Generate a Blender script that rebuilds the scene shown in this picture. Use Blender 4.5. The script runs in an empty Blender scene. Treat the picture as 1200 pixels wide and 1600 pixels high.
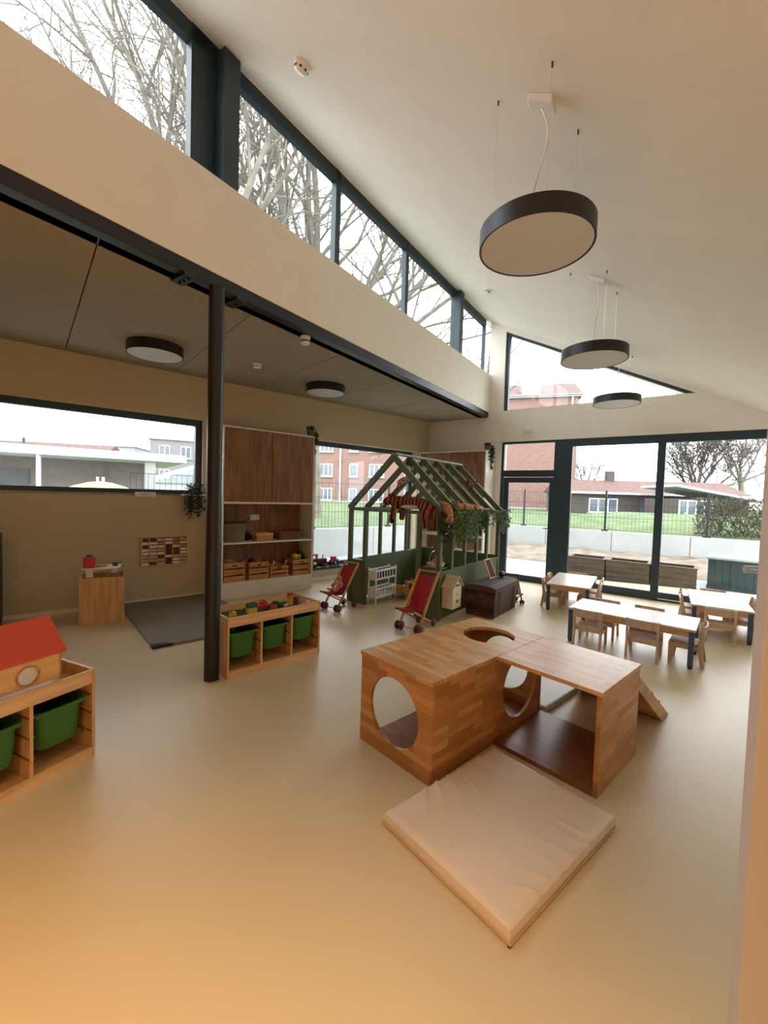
import bpy, bmesh, math, random
from mathutils import Vector, Matrix
random.seed(7)
C = bpy.context.scene.collection
PI = math.pi
# ------------------------------------------------------------------ camera, world, exposure
sc = bpy.context.scene
cam = bpy.data.cameras.new('camera'); camo = bpy.data.objects.new('camera', cam); C.objects.link(camo)
cam.sensor_fit = 'VERTICAL'; cam.sensor_height = 24.0; cam.lens = 24.0 * 658.0 / 1600.0
cam.clip_start = 0.05; cam.clip_end = 500
PITCH, ROLL, CAMZ = -.0405, .0309, 1.58
_f = Vector((0, math.cos(PITCH), math.sin(PITCH))); _u = Vector((0, -math.sin(PITCH), math.cos(PITCH))); _r = Vector((1, 0, 0))
_rr = _r * math.cos(ROLL) + _u * math.sin(ROLL); _uu = -_r * math.sin(ROLL) + _u * math.cos(ROLL)
camo.matrix_world = Matrix(((_rr.x, _uu.x, -_f.x, 0), (_rr.y, _uu.y, -_f.y, 0), (_rr.z, _uu.z, -_f.z, CAMZ), (0, 0, 0, 1)))
sc.camera = camo
sc.view_settings.view_transform = 'Standard'; sc.view_settings.look = 'None'
sc.view_settings.exposure = 0.64; sc.view_settings.gamma = 1.0; sc.view_settings.use_curve_mapping = False
SKY = 4.5
wd = bpy.data.worlds.new('overcast_sky'); sc.world = wd; wd.use_nodes = True
_n = wd.node_tree.nodes; _l = wd.node_tree.links
_bg = _n['Background']; _bg.inputs['Strength'].default_value = SKY
_tc = _n.new('ShaderNodeTexCoord'); _sx = _n.new('ShaderNodeSeparateXYZ'); _cr = _n.new('ShaderNodeValToRGB')
_l.new(_tc.outputs['Generated'], _sx.inputs[0]); _l.new(_sx.outputs['Z'], _cr.inputs[0]); _l.new(_cr.outputs[0], _bg.inputs['Color'])
_cr.color_ramp.elements[0].position = 0.0; _cr.color_ramp.elements[0].color = (.96, .98, 1.0, 1)
_cr.color_ramp.elements[1].position = 1.0; _cr.color_ramp.elements[1].color = (.93, .97, 1.0, 1)
sc.cycles.diffuse_bounces = 6; sc.cycles.max_bounces = 12; sc.cycles.transparent_max_bounces = 16
sc.cycles.sample_clamp_indirect = 6.0
WARM_POWER = 70.0

# ------------------------------------------------------------------ materials
def lin(h):
    h = h.lstrip('#'); o = []
    for i in (0, 2, 4):
        v = int(h[i:i + 2], 16) / 255; o.append(v / 12.92 if v <= .04045 else ((v + .055) / 1.055) ** 2.4)
    return tuple(o) + (1,)
MATS = {}
def _base(name):
    m = bpy.data.materials.new(name); m.use_nodes = True; MATS[name] = m
    nt = m.node_tree; return m, nt, nt.nodes, nt.links, nt.nodes['Principled BSDF']
def mul(c, k): return tuple(min(1, max(0, x * k)) for x in c[:3]) + (1,)
def mat(name, col, rough=.6, metal=0, var=.12, scale=4, bump=0, bscale=80, spec=.5, coat=0):
    if name in MATS: return MATS[name]
    m, nt, N, L, p = _base(name)
    c = lin(col) if isinstance(col, str) else tuple(col) + (1,)
    p.inputs['Roughness'].default_value = rough; p.inputs['Metallic'].default_value = metal
    p.inputs['Specular IOR Level'].default_value = spec; p.inputs['Coat Weight'].default_value = coat
    tc = N.new('ShaderNodeTexCoord'); no = N.new('ShaderNodeTexNoise'); r = N.new('ShaderNodeValToRGB')
    no.inputs['Scale'].default_value = scale; no.inputs['Detail'].default_value = 4
    L.new(tc.outputs['Object'], no.inputs['Vector']); L.new(no.outputs['Fac'], r.inputs[0])
    r.color_ramp.elements[0].position = .3; r.color_ramp.elements[1].position = .7
    r.color_ramp.elements[0].color = mul(c, 1 - var); r.color_ramp.elements[1].color = mul(c, 1 + var)
    L.new(r.outputs[0], p.inputs['Base Color'])
    if bump:
        n2 = N.new('ShaderNodeTexNoise'); n2.inputs['Scale'].default_value = bscale; n2.inputs['Detail'].default_value = 3
        b = N.new('ShaderNodeBump'); b.inputs['Strength'].default_value = bump; b.inputs['Distance'].default_value = .01
        L.new(tc.outputs['Object'], n2.inputs['Vector']); L.new(n2.outputs['Fac'], b.inputs['Height']); L.new(b.outputs[0], p.inputs['Normal'])
    return m
def wood(name, c1, c2, stretch=(1, 14, 14), scale=2.2, rough=.45, knots=None):
    if name in MATS: return MATS[name]
    m, nt, N, L, p = _base(name); p.inputs['Roughness'].default_value = rough
    tc = N.new('ShaderNodeTexCoord'); mp = N.new('ShaderNodeMapping'); mp.inputs['Scale'].default_value = stretch
    no = N.new('ShaderNodeTexNoise'); no.inputs['Scale'].default_value = scale; no.inputs['Detail'].default_value = 8; no.inputs['Distortion'].default_value = .6
    r = N.new('ShaderNodeValToRGB'); r.color_ramp.elements[0].position = .32; r.color_ramp.elements[1].position = .68
    r.color_ramp.elements[0].color = lin(c1); r.color_ramp.elements[1].color = lin(c2)
    L.new(tc.outputs['Object'], mp.inputs[0]); L.new(mp.outputs[0], no.inputs['Vector']); L.new(no.outputs['Fac'], r.inputs[0])
    out = r.outputs[0]
    if knots:
        mp2 = N.new('ShaderNodeMapping'); mp2.inputs['Scale'].default_value = tuple(1 if s > 4 else .6 for s in stretch)
        vo = N.new('ShaderNodeTexVoronoi'); vo.inputs['Scale'].default_value = 7
        r2 = N.new('ShaderNodeValToRGB'); r2.color_ramp.elements[0].position = .06; r2.color_ramp.elements[1].position = .13
        r2.color_ramp.elements[0].color = lin(knots); r2.color_ramp.elements[1].color = (1, 1, 1, 1)
        mx = N.new('ShaderNodeMixRGB'); mx.blend_type = 'MULTIPLY'; mx.inputs[0].default_value = .85
        L.new(tc.outputs['Object'], mp2.inputs[0]); L.new(mp2.outputs[0], vo.inputs['Vector']); L.new(vo.outputs['Distance'], r2.inputs[0])
        L.new(out, mx.inputs[1]); L.new(r2.outputs[0], mx.inputs[2]); out = mx.outputs[0]
    L.new(out, p.inputs['Base Color'])
    return m
def staves(name, c1, c2, plane='xy', rough=.32):
    """laminated rubberwood: glued staves of different tone"""
    m, nt, N, L, p = _base(name); p.inputs['Roughness'].default_value = rough
    tc = N.new('ShaderNodeTexCoord'); sp = N.new('ShaderNodeSeparateXYZ'); mp = N.new('ShaderNodeCombineXYZ')
    L.new(tc.outputs['Object'], sp.inputs[0]); L.new(sp.outputs['XYZ'.index(plane[0].upper())], mp.inputs[0]); L.new(sp.outputs['XYZ'.index(plane[1].upper())], mp.inputs[1])
    br = N.new('ShaderNodeTexBrick'); br.inputs['Scale'].default_value = 1.0
    br.inputs['Color1'].default_value = lin(c1); br.inputs['Color2'].default_value = lin(c2); br.inputs['Mortar'].default_value = mul(lin(c1), .82)
    br.inputs['Mortar Size'].default_value = .0006; br.inputs['Brick Width'].default_value = .24; br.inputs['Row Height'].default_value = .043
    br.offset = .37; br.inputs['Bias'].default_value = 0
    mp2 = N.new('ShaderNodeMapping'); mp2.inputs['Scale'].default_value = (3, 60, 60)
    no = N.new('ShaderNodeTexNoise'); no.inputs['Scale'].default_value = 2; no.inputs['Detail'].default_value = 6
    r = N.new('ShaderNodeValToRGB'); r.color_ramp.elements[0].color = (.72, .72, .72, 1); r.color_ramp.elements[1].color = (1.0, 1.0, 1.0, 1)
    r.color_ramp.elements[0].position = .3; r.color_ramp.elements[1].position = .6
    mx = N.new('ShaderNodeMixRGB'); mx.blend_type = 'MULTIPLY'; mx.inputs[0].default_value = .8
    L.new(mp.outputs[0], br.inputs['Vector'])
    L.new(mp.outputs[0], mp2.inputs[0]); L.new(mp2.outputs[0], no.inputs['Vector']); L.new(no.outputs['Fac'], r.inputs[0])
    L.new(br.outputs['Color'], mx.inputs[1]); L.new(r.outputs[0], mx.inputs[2]); L.new(mx.outputs[0], p.inputs['Base Color'])
    return m
def bricks(name, c1, c2, mortar, rot=(PI / 2, 0, 0), scale=1.0):
    m, nt, N, L, p = _base(name); p.inputs['Roughness'].default_value = .9
    tc = N.new('ShaderNodeTexCoord'); mp = N.new('ShaderNodeMapping'); mp.inputs['Rotation'].default_value = rot
    br = N.new('ShaderNodeTexBrick'); br.inputs['Scale'].default_value = scale
    br.inputs['Color1'].default_value = lin(c1); br.inputs['Color2'].default_value = lin(c2); br.inputs['Mortar'].default_value = lin(mortar)
    br.inputs['Mortar Size'].default_value = .012; br.inputs['Brick Width'].default_value = .3; br.inputs['Row Height'].default_value = .1
    L.new(tc.outputs['Object'], mp.inputs[0]); L.new(mp.outputs[0], br.inputs['Vector']); L.new(br.outputs['Color'], p.inputs['Base Color'])
    return m
def weave(name, c1, c2, scale=60):
    m, nt, N, L, p = _base(name); p.inputs['Roughness'].default_value = .7
    tc = N.new('ShaderNodeTexCoord'); w1 = N.new('ShaderNodeTexWave'); w2 = N.new('ShaderNodeTexWave')
    w1.bands_direction = 'Z'; w2.bands_direction = 'X'
    w1.inputs['Scale'].default_value = scale / 3; w2.inputs['Scale'].default_value = scale / 4
    w1.inputs['Distortion'].default_value = 2; w2.inputs['Distortion'].default_value = 2
    mx = N.new('ShaderNodeMixRGB'); mx.blend_type = 'MULTIPLY'; mx.inputs[0].default_value = 1
    r = N.new('ShaderNodeValToRGB'); r.color_ramp.elements[0].color = lin(c1); r.color_ramp.elements[1].color = lin(c2)
    L.new(tc.outputs['Object'], w1.inputs['Vector']); L.new(tc.outputs['Object'], w2.inputs['Vector'])
    L.new(w1.outputs['Color'], mx.inputs[1]); L.new(w2.outputs['Color'], mx.inputs[2]); L.new(mx.outputs[0], r.inputs[0])
    L.new(r.outputs[0], p.inputs['Base Color'])
    b = N.new('ShaderNodeBump'); b.inputs['Strength'].default_value = .6; b.inputs['Distance'].default_value = .008
    L.new(mx.outputs[0], b.inputs['Height']); L.new(b.outputs[0], p.inputs['Normal'])
    return m
def stripes(name, c1, c2, scale=14, direction='X', pos=(.35, .5), dist=3.0, spots=False):
    m, nt, N, L, p = _base(name); p.inputs['Roughness'].default_value = .95
    tc = N.new('ShaderNodeTexCoord')
    if spots:
        w = N.new('ShaderNodeTexVoronoi'); out = w.outputs['Distance']
    else:
        w = N.new('ShaderNodeTexWave'); w.bands_direction = direction; w.inputs['Distortion'].default_value = dist; w.inputs['Detail'].default_value = 2; out = w.outputs['Fac']
    w.inputs['Scale'].default_value = scale
    r = N.new('ShaderNodeValToRGB'); r.color_ramp.elements[0].position = pos[0]; r.color_ramp.elements[1].position = pos[1]
    r.color_ramp.elements[0].color = lin(c1); r.color_ramp.elements[1].color = lin(c2)
    L.new(tc.outputs['Object'], w.inputs['Vector']); L.new(out, r.inputs[0]); L.new(r.outputs[0], p.inputs['Base Color'])
    return m
def glassmat(name, tint=(.97, .99, 1.0), refl=1.0):
    m = bpy.data.materials.new(name); m.use_nodes = True; MATS[name] = m
    N = m.node_tree.nodes; L = m.node_tree.links; N.clear()
    o = N.new('ShaderNodeOutputMaterial'); t = N.new('ShaderNodeBsdfTransparent'); g = N.new('ShaderNodeBsdfGlossy'); mx = N.new('ShaderNodeMixShader'); lw = N.new('ShaderNodeLayerWeight'); pw = N.new('ShaderNodeMath'); ma = N.new('ShaderNodeMath')
    lw.inputs['Blend'].default_value = .5; pw.operation = 'POWER'; pw.inputs[1].default_value = 5; ma.operation = 'MULTIPLY_ADD'; ma.inputs[1].default_value = .6; ma.inputs[2].default_value = .025
    L.new(lw.outputs['Facing'], pw.inputs[0]); L.new(pw.outputs[0], ma.inputs[0])
    t.inputs['Color'].default_value = tuple(tint) + (1,); g.inputs['Roughness'].default_value = 0.0
    L.new(ma.outputs[0], mx.inputs[0]); L.new(t.outputs[0], mx.inputs[1]); L.new(g.outputs[0], mx.inputs[2]); L.new(mx.outputs[0], o.inputs[0])
    return m
def emit(name, col, strength):
    m, nt, N, L, p = _base(name); p.inputs['Base Color'].default_value = tuple(col) + (1,)
    p.inputs['Emission Color'].default_value = tuple(col) + (1,); p.inputs['Emission Strength'].default_value = strength
    return m

M_WALL = mat('wall_paint', (.80, .76, .68), .9, var=.02, bump=.05, bscale=250)
M_CEIL = mat('ceiling_plaster', (.84, .82, .77), .95, var=.02)
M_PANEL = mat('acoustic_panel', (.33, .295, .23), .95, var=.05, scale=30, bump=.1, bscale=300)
M_WALLSHADE = mat('wall_paint_shaded', (.55, .475, .325), .9, var=.02, bump=.05, bscale=250)  # wall paint darkened: the dim left zone's shade is put into the colour
M_FLOOR = mat('vinyl_floor', (.64, .525, .335), .38, var=.035, scale=1.2, bump=.015, bscale=400, spec=.45)
M_ANTH = mat('anthracite_frame', (.020, .042, .060), .45, var=.06)
M_STEEL = mat('black_steel', (.012, .013, .016), .42, var=.1)
M_GLASS = glassmat('window_glass')
M_WHITE = mat('white_laminate', (.78, .75, .68), .5, var=.02)
M_PLAST = mat('white_plastic', (.82, .81, .78), .4, var=.02)
M_OAK = wood('oak_veneer', '#6b4426', '#9b6c42', (12, 12, 1), 1.6, .5)
M_PINE = wood('pine', '#c89a66', '#e2bb88', (1.2, 12, 12), 2.2, .5, '#6a3d1c')
M_PINEV = wood('pine_upright', '#c29260', '#deb582', (12, 12, 1.2), 2.2, .5, '#6a3d1c')
M_BEECH = wood('beech', '#c69a70', '#dbb48c', (2, 14, 14), 2.5, .45)
M_CHAIR = wood('chair_beech', '#bd9f88', '#d4b8a1', (9, 9, 2), 2.5, .5)
M_TOP = mat('table_laminate', (.58, .46, .35), .36, var=.05, scale=9)
M_LEGB = mat('blue_leg', (.045, .085, .135), .45)
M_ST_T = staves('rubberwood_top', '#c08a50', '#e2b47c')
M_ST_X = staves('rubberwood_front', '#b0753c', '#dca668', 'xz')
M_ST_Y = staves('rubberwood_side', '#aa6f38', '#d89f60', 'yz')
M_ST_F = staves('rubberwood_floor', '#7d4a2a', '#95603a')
M_MATB = mat('beige_leatherette', (.74, .61, .48), .42, var=.03, bump=.06, bscale=300)
M_MATG = mat('grey_leatherette', (.62, .61, .58), .45, var=.03)
M_MATD = mat('taupe_mat', (.21, .185, .155), .55, var=.05)
M_BLACK = mat('black_plastic', (.012, .012, .012), .5)
M_GREENBIN = mat('green_bin', (.04, .155, .02), .38, var=.05)
M_HOUSE = mat('olive_paint', (.085, .105, .042), .5, var=.08, scale=6)
M_RED = mat('red_fabric', (.34, .012, .02), .8, bump=.1, bscale=300)
M_REDPL = mat('red_plastic', (.55, .03, .025), .35)
M_REDROOF = mat('red_roof', (.62, .07, .03), .6, var=.06)
M_DARKRED = mat('dark_red_wheel', (.11, .02, .018), .45)
M_WOODN = wood('light_wood', '#b07a3c', '#cf9c58', (10, 10, 1.5), 3, .5)
M_PLY = wood('birch_ply', '#d2a262', '#e6bc80', (1, 9, 9), 2, .55)
M_SLAT = wood('crate_slat', '#a8703a', '#c99256', (1, 12, 12), 3, .6)
M_CREAM = mat('cream_metal', (.70, .62, .42), .4)
M_YELLOW = mat('yellow_plastic', (.75, .45, .05), .4)
M_DGREEN = mat('dark_green_plastic', (.01, .07, .025), .4)
M_WICK = weave('wicker_brown', '#2b1510', '#86594a', 75)
M_WICKL = weave('wicker_light', '#6f4526', '#a97747', 70)
M_FELT = mat('grey_felt_basket', (.20, .15, .11), .95, bump=.5, bscale=120)
M_SKIN = mat('doll_skin', (.55, .22, .14), .6)
M_TIGER = stripes('tiger_plush', '#22100a', '#8e4a2c', 5.5, 'Y', (.32, .46), 5)
M_LEOP = stripes('leopard_plush', '#3b1a0c', '#b07a4c', 34, pos=(.28, .4), spots=True)
M_CHROME = mat('chrome', (.6, .6, .6), .15, 1)
M_LEAF = mat('leaf_green', (.13, .21, .05), .6, var=.4, scale=20)
M_LEAF2 = mat('leaf_deep_green', (.035, .10, .04), .6, var=.4, scale=20)
M_LEAF3 = mat('leaf_bluegreen', (.15, .25, .15), .6, var=.3, scale=20)
M_LEAFD = mat('leaf_dark_grey', (.03, .04, .03), .7, var=.4, scale=20)
M_STEM = mat('stem', (.06, .07, .02), .7)
M_DIFF = mat('lamp_diffuser', (.62, .64, .65), .6, var=.02)
M_BRICK = bricks('red_brick', '#835f54', '#745047', '#86776f')
M_BRICK2 = bricks('grey_brown_brick', '#4d423e', '#433936', '#5c5550')
M_TILE = mat('roof_tile', (.105, .055, .045), .9, var=.25, scale=3)
M_CONC = mat('pale_concrete', (.34, .35, .34), .9, var=.06, scale=1.5)
M_PAVE = mat('terrace_paving', (.30, .31, .31), .9, var=.07, scale=2)
M_SAND = mat('sandy_soil', (.17, .135, .095), 1, var=.35, scale=3, bump=.6, bscale=6)
M_GRASS = mat('grass', (.075, .11, .035), 1, var=.4, scale=1.5, bump=.5, bscale=20)
M_HEDGE = mat('winter_hedge', (.062, .055, .034), 1, var=.5, scale=2)
M_BARK = mat('bark_pale', (.15, .13, .105), .95, var=.25, scale=3)
M_BARK2 = mat('bark_twig', (.075, .062, .052), .95, var=.25, scale=3)
M_WFRAME = mat('white_window_frame', (.75, .76, .76), .6)
M_DPANE = mat('dark_pane', (.10, .125, .15), .12, var=.3, scale=.4)
M_PLANT = wood('weathered_plank', '#50463a', '#6e6252', (1.2, 12, 12), 2.2, .85)
M_TEAL = mat('dark_teal_board', (.02, .045, .05), .5)
M_DOOR = mat('door_leaf_white', (.62, .57, .54), .55, var=.02)

# ------------------------------------------------------------------ mesh builder
class B:
    def __init__(s): s.v = []; s.f = []
    def add(s, vs, fs):
        o = len(s.v); s.v += [tuple(x) for x in vs]; s.f += [tuple(i + o for i in f) for f in fs]; return s
    def box(s, x0, x1, y0, y1, z0, z1):
        return s.add([(x0, y0, z0), (x1, y0, z0), (x1, y1, z0), (x0, y1, z0), (x0, y0, z1), (x1, y0, z1), (x1, y1, z1), (x0, y1, z1)],
                     [(0, 3, 2, 1), (4, 5, 6, 7), (0, 1, 5, 4), (1, 2, 6, 5), (2, 3, 7, 6), (3, 0, 4, 7)])
    def hexa(s, p):
        return s.add(p, [(0, 3, 2, 1), (4, 5, 6, 7), (0, 1, 5, 4), (1, 2, 6, 5), (2, 3, 7, 6), (3, 0, 4, 7)])
    def bar(s, a, b, w, h, up=(0, 0, 1)):
        a = Vector(a); b = Vector(b); d = (b - a).normalized(); up = Vector(up)
        x = d.cross(up)
        if x.length < 1e-4: x = d.cross(Vector((1, 0, 0)))
        x.normalize(); y = x.cross(d)
        c = [(-w / 2, -h / 2), (w / 2, -h / 2), (w / 2, h / 2), (-w / 2, h / 2)]
        return s.hexa([a + x * i + y * j for i, j in c] + [b + x * i + y * j for i, j in c])
    def tube(s, pts, r, n=8, caps=True):
        pts = [Vector(p) for p in pts]; m = len(pts)
        if not hasattr(r, '__len__'): r = [r] * m
        o = len(s.v); px = None
        for i, p in enumerate(pts):
            d = (pts[min(i + 1, m - 1)] - pts[max(i - 1, 0)])
            d = d.normalized() if d.length > 1e-9 else Vector((0, 0, 1))
            if px is None:
                px = d.cross(Vector((0, 0, 1)))
                if px.length < 1e-3: px = d.cross(Vector((1, 0, 0)))
            px = (px - d * px.dot(d)).normalized(); py = d.cross(px)
            for k in range(n):
                a = 2 * PI * k / n; q = p + (px * math.cos(a) + py * math.sin(a)) * r[i]; s.v.append(tuple(q))
        for i in range(m - 1):
            for k in range(n):
                k2 = (k + 1) % n; s.f.append((o + i * n + k, o + i * n + k2, o + (i + 1) * n + k2, o + (i + 1) * n + k))
        if caps:
            s.f.append(tuple(o + k for k in range(n))[::-1]); s.f.append(tuple(o + (m - 1) * n + k for k in range(n)))
        return s
    def lathe(s, prof, n=24, c=(0, 0, 0), axis='z', sx=1, sy=1):
        o = len(s.v)
        for r, z in prof:
            for k in range(n):
                a = 2 * PI * k / n; x, y = r * math.cos(a) * sx, r * math.sin(a) * sy
                q = {'z': (x, y, z), 'x': (z, x, y), 'y': (x, z, y)}[axis]
                s.v.append((c[0] + q[0], c[1] + q[1], c[2] + q[2]))
        for i in range(len(prof) - 1):
            for k in range(n):
                k2 = (k + 1) % n; s.f.append((o + i * n + k, o + i * n + k2, o + (i + 1) * n + k2, o + (i + 1) * n + k))
        if prof[0] == prof[-1]: return s
        if prof[0][0] > 1e-6: s.f.append(tuple(o + k for k in range(n))[::-1])
        if prof[-1][0] > 1e-6: s.f.append(tuple(o + (len(prof) - 1) * n + k for k in range(n)))
        return s
    def prism(s, poly, a, b, ax='y'):
        """polygon in the two other axes, extruded a..b along ax"""
        def mp(p, t): return {'y': (p[0], t, p[1]), 'x': (t, p[0], p[1]), 'z': (p[0], p[1], t)}[ax]
        n = len(poly); vs = [mp(p, a) for p in poly] + [mp(p, b) for p in poly]
        return s.add(vs, [tuple(range(n))[::-1], tuple(range(n, 2 * n))] + [(i, (i + 1) % n, n + (i + 1) % n, n + i) for i in range(n)])
    def plate(s, x0, x1, z0, z1, cx, cz, rx, rz, t0, t1, ax='y', n=40):
        """rectangular plate with one elliptic hole"""
        def mp(p, t): return {'y': (p[0], t, p[1]), 'x': (t, p[0], p[1]), 'z': (p[0], p[1], t)}[ax]
        ang = [2 * PI * k / n for k in range(n)] + [math.atan2(zz - cz, xx - cx) % (2 * PI) for xx in (x0, x1) for zz in (z0, z1)]
        ang = sorted(set(ang)); inn = []; out = []
        for a in ang:
            c, d = math.cos(a), math.sin(a); inn.append((cx + rx * c, cz + rz * d))
            t = min([((x1 - cx) / c if c > 1e-9 else (x0 - cx) / c if c < -1e-9 else 1e9), ((z1 - cz) / d if d > 1e-9 else (z0 - cz) / d if d < -1e-9 else 1e9)])
            out.append((cx + c * t, cz + d * t))
        m = len(ang); vs = [mp(p, t0) for p in inn] + [mp(p, t0) for p in out] + [mp(p, t1) for p in inn] + [mp(p, t1) for p in out]
        fs = []
        for i in range(m):
            j = (i + 1) % m
            fs += [(i, j, m + j, m + i), (2 * m + i, 3 * m + i, 3 * m + j, 2 * m + j), (i, 2 * m + i, 2 * m + j, j), (m + i, m + j, 3 * m + j, 3 * m + i)]
        return s.add(vs, fs)
    def ball(s, c, r, n=12, m=8, sc=(1, 1, 1)):
        prof = [(max(1e-7, math.sin(PI * i / m)), -math.cos(PI * i / m)) for i in range(m + 1)]
        o = len(s.v); s.lathe(prof, n)
        for i in range(o, len(s.v)):
            q = s.v[i]; s.v[i] = (c[0] + q[0] * r * sc[0], c[1] + q[1] * r * sc[1], c[2] + q[2] * r * sc[2])
        return s
    def leaf(s, p, d, size, up=None):
        p = Vector(p); d = Vector(d).normalized(); w = d.cross(Vector((random.uniform(-1, 1), random.uniform(-1, 1), random.uniform(-.3, 1))))
        if w.length < 1e-3: w = d.cross(Vector((1, 0, .2)))
        w.normalize(); nn = d.cross(w) * size * .12
        return s.add([p, p + d * size * .5 + w * size * .33 + nn, p + d * size, p + d * size * .5 - w * size * .33 + nn], [(0, 1, 2), (0, 2, 3)])
    def build(s, name, m, parent=None, loc=(0, 0, 0), rz=0, bevel=0, smooth=False, kind=None, label=None, cat=None, group=None, seg=2):
        me = bpy.data.meshes.new(name); me.from_pydata(s.v, [], s.f); me.update()
        if bevel or True:
            bm = bmesh.new(); bm.from_mesh(me); bmesh.ops.recalc_face_normals(bm, faces=bm.faces) if len(bm.faces) < 60000 else None
            if bevel:
                es = [e for e in bm.edges if len(e.link_faces) == 2 and e.calc_face_angle(0) > .5]
                bmesh.ops.bevel(bm, geom=es, offset=bevel, segments=seg, affect='EDGES', profile=.5)
            bm.to_mesh(me); bm.free()
        if smooth: 
            me.polygons.foreach_set('use_smooth', [True] * len(me.polygons))
            try: me.set_sharp_from_angle(angle=.7)
            except Exception: pass
        me.materials.append(m)
        o = bpy.data.objects.new(name, me); C.objects.link(o)
        o.location = loc; o.rotation_euler = (0, 0, rz)
        if parent: o.parent = parent
        return tag(o, label, cat, group, kind)
def tag(o, label=None, cat=None, group=None, kind=None):
    if label: o['label'] = label
    if cat: o['category'] = cat
    if group: o['group'] = group
    if kind: o['kind'] = kind
    return o
def thing(name, label, cat, loc=(0, 0, 0), rz=0, group=None, kind=None):
    o = bpy.data.objects.new(name, None); C.objects.link(o); o.empty_display_size = .1
    o.location = loc; o.rotation_euler = (0, 0, rz); return tag(o, label, cat, group, kind)
def copy_tree(o, parent=None):
    c = o.copy(); C.objects.link(c); c.parent = parent
    for ch in list(o.children): copy_tree(ch, c)
    return c
def copy_thing(o, loc, rz, label, group=None):
    c = copy_tree(o); c.location = loc; c.rotation_euler = (0, 0, rz); c['label'] = label
    if group: c['group'] = group
    return c
def V2(a): return Vector((math.cos(a), math.sin(a), 0))

# ------------------------------------------------------------------ frames of the room
TL, DL = .707, 6.462; UL = V2(TL); NL = V2(TL + PI / 2); OL = NL * DL      # long left wall
TE, DE = -.632, 8.09; UE = V2(TE); NE = V2(TE + PI / 2); OE = NE * DE      # glazed end wall
TB, DB = .979, 3.069; UB = V2(TB); NB = V2(TB + PI / 2); OB = NB * DB      # beam / clerestory line
def LW(s, e, z=0): return OL + UL * s - NL * e + Vector((0, 0, z))          # e metres into the room
def EW(s, e, z=0): return OE + UE * s - NE * e + Vector((0, 0, z))
def BW(u, y, z=0): return OB + UB * u + NB * y + Vector((0, 0, z))
def zc(y): return 5.09 + .52 * y                                            # main ceiling height, y from beam line

# ------------------------------------------------------------------ room shell
S_ = 'structure'
B().prism([(-7.2, 2.6), (-2.2, -2.9), (-.2, -4.0), (6.9, 7.4), (1.0, 9.75), (.7, 9.7)], -.25, 0, 'z').build('floor', M_FLOOR, kind=S_, label='smooth beige vinyl floor of the playroom', cat='floor')
# left wall with two windows
W1 = (-1.0, 1.99, 1.50, 2.585); W2 = (3.90, 6.42, .24, 2.52)
b = B(); y0, y1 = 0, .34
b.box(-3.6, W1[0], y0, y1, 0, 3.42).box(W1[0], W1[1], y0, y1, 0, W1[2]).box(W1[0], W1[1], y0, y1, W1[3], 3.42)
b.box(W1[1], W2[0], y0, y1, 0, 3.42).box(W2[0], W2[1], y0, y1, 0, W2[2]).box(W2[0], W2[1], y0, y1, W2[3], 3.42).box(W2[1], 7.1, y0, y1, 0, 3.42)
b.build('wall_left', M_WALLSHADE, loc=OL, rz=TL, kind=S_, label='cream wall under the low ceiling with two wide windows', cat='wall')
def bars(b, x0, x1, y0, y1, z0, z1, w, wt=None, wb=None):
    wt = wt or w; wb = wb or w
    b.box(x0, x0 + w, y0, y1, z0, z1).box(x1 - w, x1, y0, y1, z0, z1).box(x0 + w, x1 - w, y0, y1, z1 - wt, z1).box(x0 + w, x1 - w, y0, y1, z0, z0 + wb)
    return b
wn = thing('window_1', 'wide dark-framed window above the cooker box and grey mat', 'window', OL, TL, kind=S_)
bars(B(), W1[0], W1[1], .06, .15, W1[2], W1[3], .085, .085, .06).build('window_frame', M_ANTH, wn, bevel=.004)
B().box(W1[0] + .07, W1[1] - .07, .10, .112, W1[2] + .05, W1[3] - .07).build('pane', M_GLASS, wn)
B().box(W1[0], W1[1], .0, .16, W1[2] - .025, W1[2] - .002).build('window_sill', M_WHITE, wn)
wn = thing('window_2', 'large low window with a deep dark sill beside the bookcase', 'window', OL, TL, kind=S_)
bars(B(), W2[0], W2[1], .17, .25, W2[2], W2[3], .08, .08, .06).build('window_frame', M_ANTH, wn, bevel=.004)
B().box(W2[0] + .07, W2[1] - .07, .20, .212, W2[2] + .05, W2[3] - .07).build('pane', M_GLASS, wn)
B().box(W2[0] + .001, W2[1] - .001, -.025, .17, W2[2] - .04, W2[2] + .002).build('window_sill', mat('sill_board', (.035, .055, .06), .3), wn)
B().box(3.64, 6.9, -.012, 0, 0, .07).build('baseboard_left', M_WALL, loc=OL, rz=TL, kind=S_, label='low painted baseboard under the low window', cat='baseboard')
B().box(-3.5, 2.12, -.012, 0, 0, .05).build('baseboard_side', M_WALL, loc=OL, rz=TL, kind=S_, label='low painted baseboard behind the grey mat', cat='baseboard')
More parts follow.
